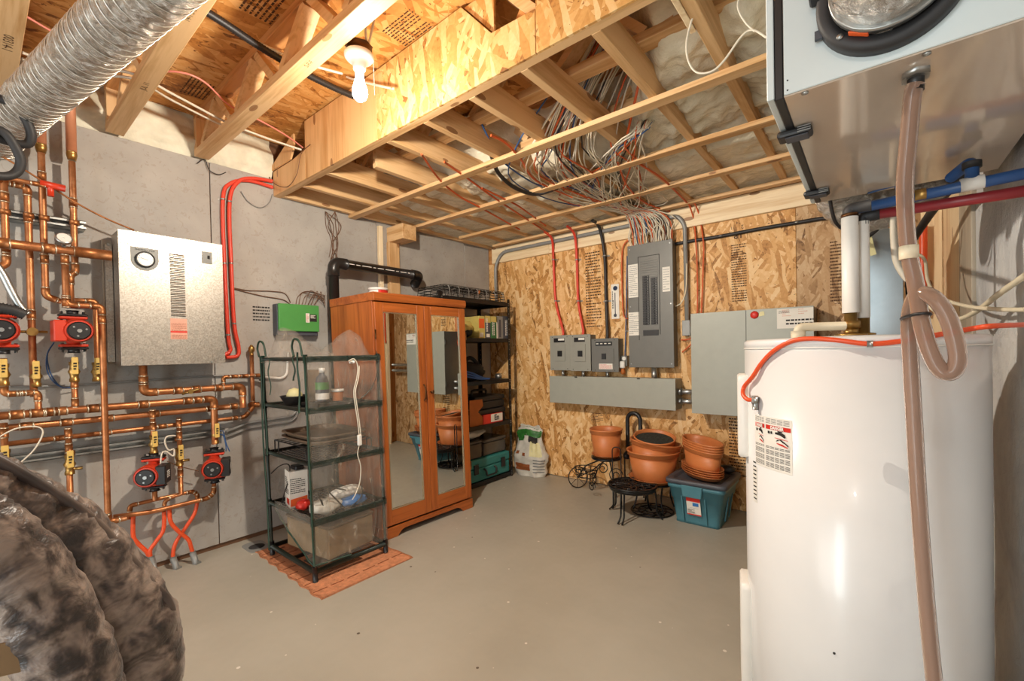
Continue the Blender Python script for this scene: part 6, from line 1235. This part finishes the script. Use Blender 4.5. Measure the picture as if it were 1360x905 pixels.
P = [onY(1.55, 1060, 442), onY(1.55, 1060, 433), onY(1.6, 1122, 427)]; P[0].z = TH + .004; P[1].z = P[2].z = TH + .035; t = thing('relief_pipe', 'cream plastic relief pipe lying across the heater top', 'pipe', tuple(P[0])); MB().tube(fillet(P, .02), .0125, 12).build('pipe', M['cable_cream'], t); MB().tube([P[0], P[0] + V(0, 0, .02)], .019, 12).build('elbow', M['cable_cream'], t)
# orange cable tacked on the heater
P = [V(.305, 1.62, onY(1.62, 1360, 432).z)] + [V(onY(1.45, 1322, 433).x, 1.45, onY(1.45, 1322, 433).z)] + [onT(px, py, .007) for px, py in ((1290, 437), (1240, 446), (1200, 453), (1155, 457), (1110, 452), (1075, 450), (1050, 454), (1028, 466), (1012, 482))] + [onT(1000, 500, .012), onY(1.50, 988.5, 514), onY(1.485, 987, 524), onY(1.47, 993, 531), onT(1001, 531, .01)]
t = thing('heater_cable', 'orange power cable tacked round the water heater top', 'cable', tuple(P[-1])); MB().tube(spline(P, 6), .0062, 10).build('cable', M['orange_tube'], t)
q = P[5]; m = MB(); m.tube([q - V(.005, 0, 0), q + V(.006, .0, 0)], .008, 8); m.build('clip', M['galv'], t); q = onT(1003, 531, .01); m = MB(); m.tube([q - V(.008, .004, .0), q + V(.008, -.002, 0)], .012, 8); m.tube([q, q - V(0, 0, .03)], .008, 8); m.build('connector', M['galv'], t)
# ================================================================ ventilator hung overhead
hx0, hx1, hy0, hy1, hz0, hz1 = -.163, .286, 1.038, 1.883, 1.70, 2.262
t = hv = thing('ventilator_unit', 'big pale ventilator cabinet hung overhead above the water heater', 'ventilator', (.06, 1.46, hz0))
MB().box((hx0 + .028, hy0 + .004, hz0), (hx1, hy1, hz1)).build('casing', M['hrv_under'], t, .002); MB().box((hx0 + .030, hy0, hz0 + .002), (hx1, hy0 + .004, hz1)).build('front_panel', M['hrv'], t, .0015)
MB().box((hx0, hy0, hz0 + .001), (hx0 + .013, hy1, hz1)).build('side_door', M['hrv'], t, .0015); MB().box((hx0 + .013, hy0 + .002, hz0 - .003), (hx0 + .029, hy1 - .01, hz1)).build('gasket', M['black'], t, .002)
for py in ((1060, 172), (1080, 254)):
    c_ = onZ(hz0, *py); c_ = V(hx0 + .030, c_.y, hz0)
    m = MB(); m.box((hx0 - .006, c_.y - .022, hz0 - .018), (hx0 + .062, c_.y + .022, hz0 - .001)); l_ = m.build('latch', M['black'], t, .006, seg=2)
    for k in range(3): MB().box((hx0 + .035, c_.y - .0235, hz0 - .015 + .005 * k), (hx0 + .060, c_.y - .0218, hz0 - .013 + .005 * k)).build('groove', M['conduit'], l_)
    MB().box((hx0 + .01, c_.y - .018, hz0 - .021), (hx0 + .055, c_.y + .018, hz0 - .018)).build('latch_top', M['slate'], l_, .002)
for px in ((1069, 122), (1231, 70)):
    c_ = onZ(hz0, *px); MB().lathe([(.006, 0), (.006, -.003), (0, -.005)], (c_.x, hy0 + .012, hz0), 10).build('screw', M['galv'], t)
for px in ((1046, 107), (1046, 120)): c_ = onY(hy0, *px); MB().cyl((c_.x, hy0 - .0006, c_.z), (c_.x, hy0, c_.z), .0016, n=8).build('hole', M['ink'], t)
cb = onY(hy0, 1163, 77); cl = onY(hy0, 1094, 40); CR = .106; cc = V(cb.x + .020, hy0, cb.z + CR + .002)
MB().lathe([(CR - .02, .0), (CR, .0), (CR, .022), (CR - .006, .028), (CR - .022, .028), (CR - .022, 0)], cc, 56, (0, -1, 0)).build('collar_ring', M['dark'], t, 0)
MB().lathe([(CR - .024, .0), (CR - .024, .045), (CR - .03, .045)], cc, 48, (0, -1, 0)).build('collar', M['dark'], t)
m = MB(); d = V(-.92, 0, .39); q = cc + d * (CR + .004); m.bar(q - V(0, .02, .02), q - V(0, .02, -.06), .03, .03); m.build('clamp', M['dark'], t, .003); q2 = onY(hy0, 1088, 52); MB().bar(q2 - V(0, .012, .008), q2 + V(.0, -.012, .008), .012, .008).build('clamp_tab', M['slate'], t)
a_ = math.radians(238); q = cc + V((CR - .024) * math.cos(a_), -.034, (CR - .024) * math.sin(a_)); MB().bar(q - V(.014, .0, -.004), q + V(.014, 0, -.010), .012, .003).build('orange_tab', M['orange_tag'], t, .001)
q = cc + V((CR - .012) * math.cos(math.radians(222)), -.029, (CR - .012) * math.sin(math.radians(222))); MB().lathe([(.006, 0), (.005, .002), (0, .003)], q, 10, (0, -1, 0)).build('screw', M['galv'], t)
def foil(name, label, path, r, seed=1, ribs=0, n=40, amp=.05, mat='foil', pitch=.03):
    P = path; L = [0.0]
    for a, b in zip(P, P[1:]): L.append(L[-1] + (b - a).length)
    N = int(L[-1] / .006); out = []; rs = []; j = 0
    for i in range(N + 1):
        s = L[-1] * i / N
        while j < len(L) - 2 and L[j + 1] < s: j += 1
        f = (s - L[j]) / max(1e-9, L[j + 1] - L[j]); out.append(P[j].lerp(P[j + 1], f)); rs.append(r * (1 + (amp * abs(math.sin(PI * s / pitch)) if ribs else 0)))
    m = MB(); m.tube(out, rs, n, caps=False)
    ctr = [c for c in out for _ in range(n)]; vv = []
    for k, (p, c) in enumerate(zip(m.v, ctr)):
        p = Vector(p); d = p - c; w = 1 + .05 * noise.noise(p * 14 + V(seed, 0, 0)) + .03 * noise.noise(p * 45); vv.append(tuple(c + d * w))
    m.v = vv; return m
t = thing('foil_duct', 'crumpled foil duct clamped to the black collar of the ventilator', 'duct', tuple(cc))
P = spline([cc + V(0, -.012, 0), cc + V(0, -.06, .004), cc + V(.01, -.14, .05), cc + V(.04, -.22, .16), cc + V(.08, -.26, .34)], 8); foil('foil', '', P, CR - .027, 3, 1, 44, .04).build('foil', M['foil'], t)
MB().lathe([(CR - .022, .036), (CR - .0205, .036), (CR - .0205, .05), (CR - .022, .05)], cc, 48, (0, -1, 0)).build('band_clamp', M['galv'], t)
P = spline([V(-.085, 1.89, 1.80), V(-.09, 1.98, 1.765), V(-.05, 2.05, 1.70), V(.03, 2.09, 1.70), V(.11, 2.11, 1.745), V(.17, 2.13, 1.80), V(.19, 2.14, 1.95), V(.19, 2.14, 2.25)], 8); t = thing('foil_duct', 'crumpled foil duct coming out behind the ventilator', 'duct', tuple(P[3])); foil('foil', '', P, .075, 5, 1, 40, .07).build('foil', M['foil'], t)
for pp, lb in (([V(-.115, 1.9, 1.74), onY(1.95, 1108, 292), onY(2.0, 1120, 305)], 'black strap hanging from the ventilator back'),): cord('black_strap', lb, pp, .006, 'cable_black', cat='strap')
cord('thin_blue_wire', 'thin blue wire bent under the ventilator back edge', [onY(1.86, *p) for p in ((1192, 262), (1190, 250), (1185, 248), (1152, 257))], .003, 'cable_blue')
# drain fitting and vinyl tubing
dx, dy = onZ(hz0, 1216, 96).x, onZ(hz0, 1216, 96).y
t = thing('drain_tube', 'brownish clear vinyl drain tube with a trap loop hanging from the ventilator', 'tube', (dx, dy, 1.2))
m = MB(); m.tube([(dx, dy, hz0), (dx, dy, hz0 - .012)], .022, 6); m.build('nut', M['galv'], t); MB().tube([(dx, dy, hz0 - .012), (dx, dy, hz0 - .035)], .0125, 14).build('nipple', M['black'], t)
tp = [(1212, 128, 1.112), (1207, 180, 1.13), (1202, 240, 1.15), (1203, 290, 1.17), (1207, 335, 1.175), (1216, 378, 1.172), (1223, 424, 1.160), (1234, 464, 1.152), (1247, 490, 1.15), (1260, 497, 1.149), (1270, 487, 1.148), (1271, 464, 1.146), (1259, 422, 1.146), (1240, 396, 1.152), (1219, 391, 1.175), (1208, 420, 1.205), (1209, 470, 1.215), (1214, 560, 1.215), (1221, 680, 1.21), (1231, 810, 1.20), (1242, 920, 1.19), (1255, 1040, 1.18)]
P = [V(dx, dy, hz0 - .022)] + [onY(y, px, py) for px, py, y in tp]; 
while P[-1].z < .02: P.pop()
P.append(V(P[-1].x + .01, P[-1].y - .01, .02))
MB().tube(spline(P, 7), .0138, 14).build('tubing', M['vinyl'], t)
q = P[5]; MB().tube([q + V(0, 0, .012), q - V(0, 0, .014)], .0155, 14).build('tape_band', M['cable_cream'], t)
q = (onY(1.18, 1211, 418) + onY(1.165, 1227, 413)) / 2; a_, b_ = onY(1.205, 1209, 418), onY(1.16, 1223, 424); dd = Vector((b_.x - a_.x, b_.y - a_.y, 0)); L_ = dd.length / 2 + .0165; dd.normalize(); ss = V(-dd.y, dd.x, 0); MB().tube([(a_ + b_) / 2 + dd * L_ * math.cos(g) + ss * .0175 * math.sin(g) + V(0, 0, .004 * math.cos(g)) for g in [2 * PI * k / 24 for k in range(24)]], .0032, 6, closed=True).build('zip_tie', M['black'], t)
# ================================================================ things in the corner behind the heater
a_, b_ = -.045, .143
t = thing('metal_duct', 'galvanised upright sheet duct standing behind the heater', 'duct', (.036, 2.72, 0)); MB().box((-.036, 2.60, .0), (.108, 2.85, 1.72)).build('duct', M['duct_sheet'], t, .002); MB().box((-.040, 2.596, .0), (-.026, 2.60, 1.72)).build('seam', M['galv'], t)
cord('cream_cable', 'cream cable sweeping from the concrete wall down to the heater back, the lower one', [V(.30, 1.66, onY(1.66, 1358, 364).z), onY(1.8, 1325, 392), onY(2.0, 1295, 415), onY(2.1, 1268, 424), onY(2.15, 1240, 411), onY(2.2, 1222, 395)], .0075, 'cable_cream', n=8)
cord('cream_cable', 'cream cable from the concrete wall curving up to the corner studs', [V(.30, 1.66, onY(1.66, 1360, 412).z), onY(1.8, 1325, 411), onY(2.0, 1280, 406), onY(2.3, 1245, 393), onY(2.5, 1232, 372), onY(2.6, 1228, 345), onY(2.6, 1215, 336)], .006, 'cable_cream', n=8)
cord('white_lead', 'white flexible lead hanging behind the vinyl tube', [onY(1.95, 1189, 262)] + [onY(2.0, *p) for p in ((1187, 285), (1187, 315), (1190, 345), (1198, 362), (1206, 372))], .010, 'cable_white', n=8)
cord('orange_riser', 'orange tube standing in the corner behind the vinyl tube', [onY(3.33, *p) for p in ((1226, 300), (1226, 350), (1225, 420))], .018, 'orange_tube', cat='tube', n=10)
cord('black_cable', 'black cable drooping in front of the sheet duct', [onY(1.76, 1136, 322)] + [onY(2.5, *p) for p in ((1136, 320), (1152, 315), (1170, 300), (1183, 286))], .009, 'cable_black')
q = onY(2.5, 1152, 315); tag(MB().prism([q + V(-.012, 0, .005), q + V(.014, 0, .005), q + V(.03, 0, -.08), q + V(.01, 0, -.085)], (0, .002, 0)).build('cable_tag', M['bag_cream'], None, loc=q), 'pale yellow tag tied on the black cable by the sheet duct', 'tag')
cord('black_cable', 'black cable standing between sheet duct and white riser', [onY(2.585, *p) for p in ((1141, 300), (1142.5, 330), (1142, 360), (1140, 400))], .012, 'cable_black')
for i in range(3): cord('corner_cable', ('dark cable dropping beside the sheet duct, nearest to it', 'grey cable dropping beside the sheet duct, middle of three', 'blue cable dropping beside the sheet duct, outermost of three')[i], [onY(2.8, 1205 + i * 5, 300 + 8 * i), onY(2.8, 1204 + i * 5, 360), onY(2.8, 1206 + i * 5, 400), onY(2.8, 1204 + i * 5, 440)], .009, ('cable_black', 'conduit', 'cable_blue')[i])
# ================================================================ silver flexible duct, coil and sleeves by the camera side of the pipework
P = spline([V(-3.12, .095, 2.212), V(-2.79, .138, 2.212), V(-2.139, .240, 2.212), V(-1.55, .332, 2.212), V(-1.0, .42, 2.212), V(-.45, .51, 2.23)], 10)
t = thing('flexible_duct', 'large silver flexible duct slung under the trusses', 'duct', tuple(P[0])); m = foil('skin', '', P, .080, 9, 1, 48, .018, pitch=.04); m.build('skin', M['foil'], t)
L = 0; acc = 0; m = MB()
for a, b in zip(P, P[1:]):
    d = (b - a).length; s = 0
    while acc + d - s >= .04:
        s += .04 - acc; acc = 0; c_ = a.lerp(b, min(1, s / d)); tt = (b - a).normalized(); u = tt.orthogonal().normalized(); w = tt.cross(u)
        m.tube([c_ + (u * math.cos(g) + w * math.sin(g)) * .0812 for g in [2 * PI * k / 40 for k in range(40)]],   .0016, 4, closed=True)
        d -= s; a = c_; s = 0
    acc += d - s
m.build('coil_wire', M['bright_wire'], t)['kind'] = 'stuff'
P = [onX(-2.55, *p) for p in ((-25, 130), (5, 135), (28, 152), (41, 176), (38, 189), (20, 188), (-10, 180), (-14, 172), (5, 178), (20, 196), (28, 215), (20, 229), (0, 233), (-25, 228))]
for i, p_ in enumerate(P): p_.x += .02 * math.sin(i)
cord('coiled_hose', 'black hose coiled in front of the duct end', P, .0155, 'dark', cat='hose', n=10)
cord('metal_sleeve', 'grey metal sleeved cable slanting down to the first pump', [onX(XL + .26, *p) for p in ((-12, 345), (2, 362), (14, 385), (25, 405), (37, 418))], .015, 'galv', cat='sleeve', n=10)
P = spline([onX(XL + .27, *p) for p in ((-14, 407), (5, 410), (22, 414), (34, 419))], 8); tag(MB().tube(P, [.02 + .005 * (i % 2) for i in range(len(P))], 12).build('ribbed_sleeve', M['dark'], None, loc=P[0]), 'dark ribbed sleeve above the pump at the picture edge', 'sleeve')
# ================================================================ puffy camouflage coat over a carton
t = thing('puffer_coat', 'brown camouflage quilted coat draped over the carton in front of the pipework', 'coat', (-1.05, .15, 0))
def lobe(name, pts, x, r, seed):
    P = [onX(xx, px, py) for (px, py), xx in zip(pts, x if isinstance(x, (list, tuple)) else [x] * len(pts))]
    for p in P: p.z = max(p.z, .04)
    P = spline(P, 14); n = 36; R_ = [r * (1 + .02 * math.sin(i * .55 + seed)) for i in range(len(P))]; R_ = [q_r * max(.6, (p - CAM).dot(FW) / .82) if r > .07 else q_r * max(.6, (p - CAM).dot(FW) / .75) for q_r, p in zip(R_, P)]; R_[0] *= .5; R_[-1] *= .5
    m = MB(); m.tube(P, R_, n); c_ = [c for c in P for _ in range(n)]; vv = []
    for k, (p, c) in enumerate(zip(m.v, c_)):
        p = Vector(p); d = p - c; g = k % n; i = k // n
        w = 1 + .03 * noise.noise(p * 9 + V(seed, 0, 0)) + .035 * noise.noise(V(i * .33, math.sin(2 * PI * g / n) * .8, seed)) + .045 * noise.noise(V(i * .9, math.cos(2 * PI * g / n) * 1.5, seed + 4)) - .05 * max(0, math.sin(i * .45 + 1.1 * math.sin(2 * PI * g / n))) ** 6; vv.append(tuple(c + d * w))
    m.v = vv; o = m.build(name, M['coat'], t); ul = o.data.uv_layers.new(name='UVMap'); S_ = [0.0]
    for a, b in zip(P, P[1:]): S_.append(S_[-1] + (b - a).length)
    for lp in o.data.loops:
        vi = lp.vertex_index; g = (vi % n) / n; ul.data[lp.index].uv = (S_[vi // n] + seed * .37, abs(g - .5) * 2 + seed)
    return o
lobe('back_panel', [(-70, 642), (-28, 664), (30, 695), (86, 730), (136, 788), (168, 845), (176, 920), (172, 1010), (168, 1120), (165, 1300)], -1.06, .078, 1)
lobe('front_panel', [(-60, 690), (-5, 732), (42, 782), (78, 850), (102, 920), (116, 1010), (122, 1250)], [-.96] * 7, .061, 2)
lobe('inner_fold', [(-60, 700), (30, 735), (95, 800), (135, 880), (148, 980), (152, 1150)], [-1.08] * 6, .064, 3)
e = [onX(-1.025, *p) for p in ((-50, 590), (0, 614), (40, 637), (80, 662), (120, 690), (152, 722), (180, 752), (206, 782), (222, 800), (229, 830), (226, 900))]
MB().tube(spline(e, 6), .009, 8).build('hem', M['coat'], t)
c1_, c2_ = onX(-.95, 40, 846), onX(-.95, -10, 858)
t = thing('carton', 'open brown carton under the coat, one flap showing', 'box', (-1.0, -.1, 0)); zt = .52
m = MB(); m.box((-1.30, -.42, .0), (-.99, -.03, .50)); m.build('carton', M['card'], t, .002)
q = [onX(-.93, 40, 846), onX(-.93, -15, 858), onX(-.93, -30, 905), onX(-.93, 33, 890)]; m = MB(); m.prism(q, (.004, 0, 0)); m.build('flap', M['card'], t)
for z_, s_ in ((1.06, 'upper'), (.985, 'lower')): tag(MB().tube([(-.282, 3.44, z_), (.21, 3.44, z_)], .018, 12).build('conduit_nipple', M['galv'], None, loc=(-.1, 3.44, z_)), s_ + ' galvanised conduit leaving the two door cabinet behind the heater, seen in the wardrobe mirror', 'pipe')
c_ = onZ(0, 341, 727); t = thing('floor_drain', 'small dark rounded drain plate in the floor near the grey wall', 'drain', (c_.x, c_.y, 0)); loft([rr([(c_.x - .10, c_.y - .06), (c_.x + .08, c_.y - .06), (c_.x + .08, c_.y + .06), (c_.x - .10, c_.y + .06)], z, .04) for z in (.0, .004)]).build('plate', M['conduit'], t); MB().lathe([(0, .0046), (.045, .0046), (.045, .004)], (c_.x, c_.y, 0), 20).build('cover', M['dark'], t)
cord('grey_wire', 'grey wire loop hanging under the bend of the red conduits', [onX(XL + .012, *p) for p in ((320, 254), (330, 268), (345, 276), (357, 270), (362, 258))], .003, 'conduit')
# ================================================================ flat lettering becomes mesh
bpy.context.view_layer.update()
_dg = bpy.context.evaluated_depsgraph_get()
for o in TEXTS:
    me = bpy.data.meshes.new_from_object(o.evaluated_get(_dg)); q = bpy.data.objects.new(o.name, me); COL.objects.link(q)
    nm = o.name; q.parent = o.parent; q.location = o.location; q.rotation_euler = o.rotation_euler; q.scale = o.scale
    bpy.data.objects.remove(o); q.name = 'lettering'
for o in bpy.data.objects:
    if 'wl' in o: del o['wl']
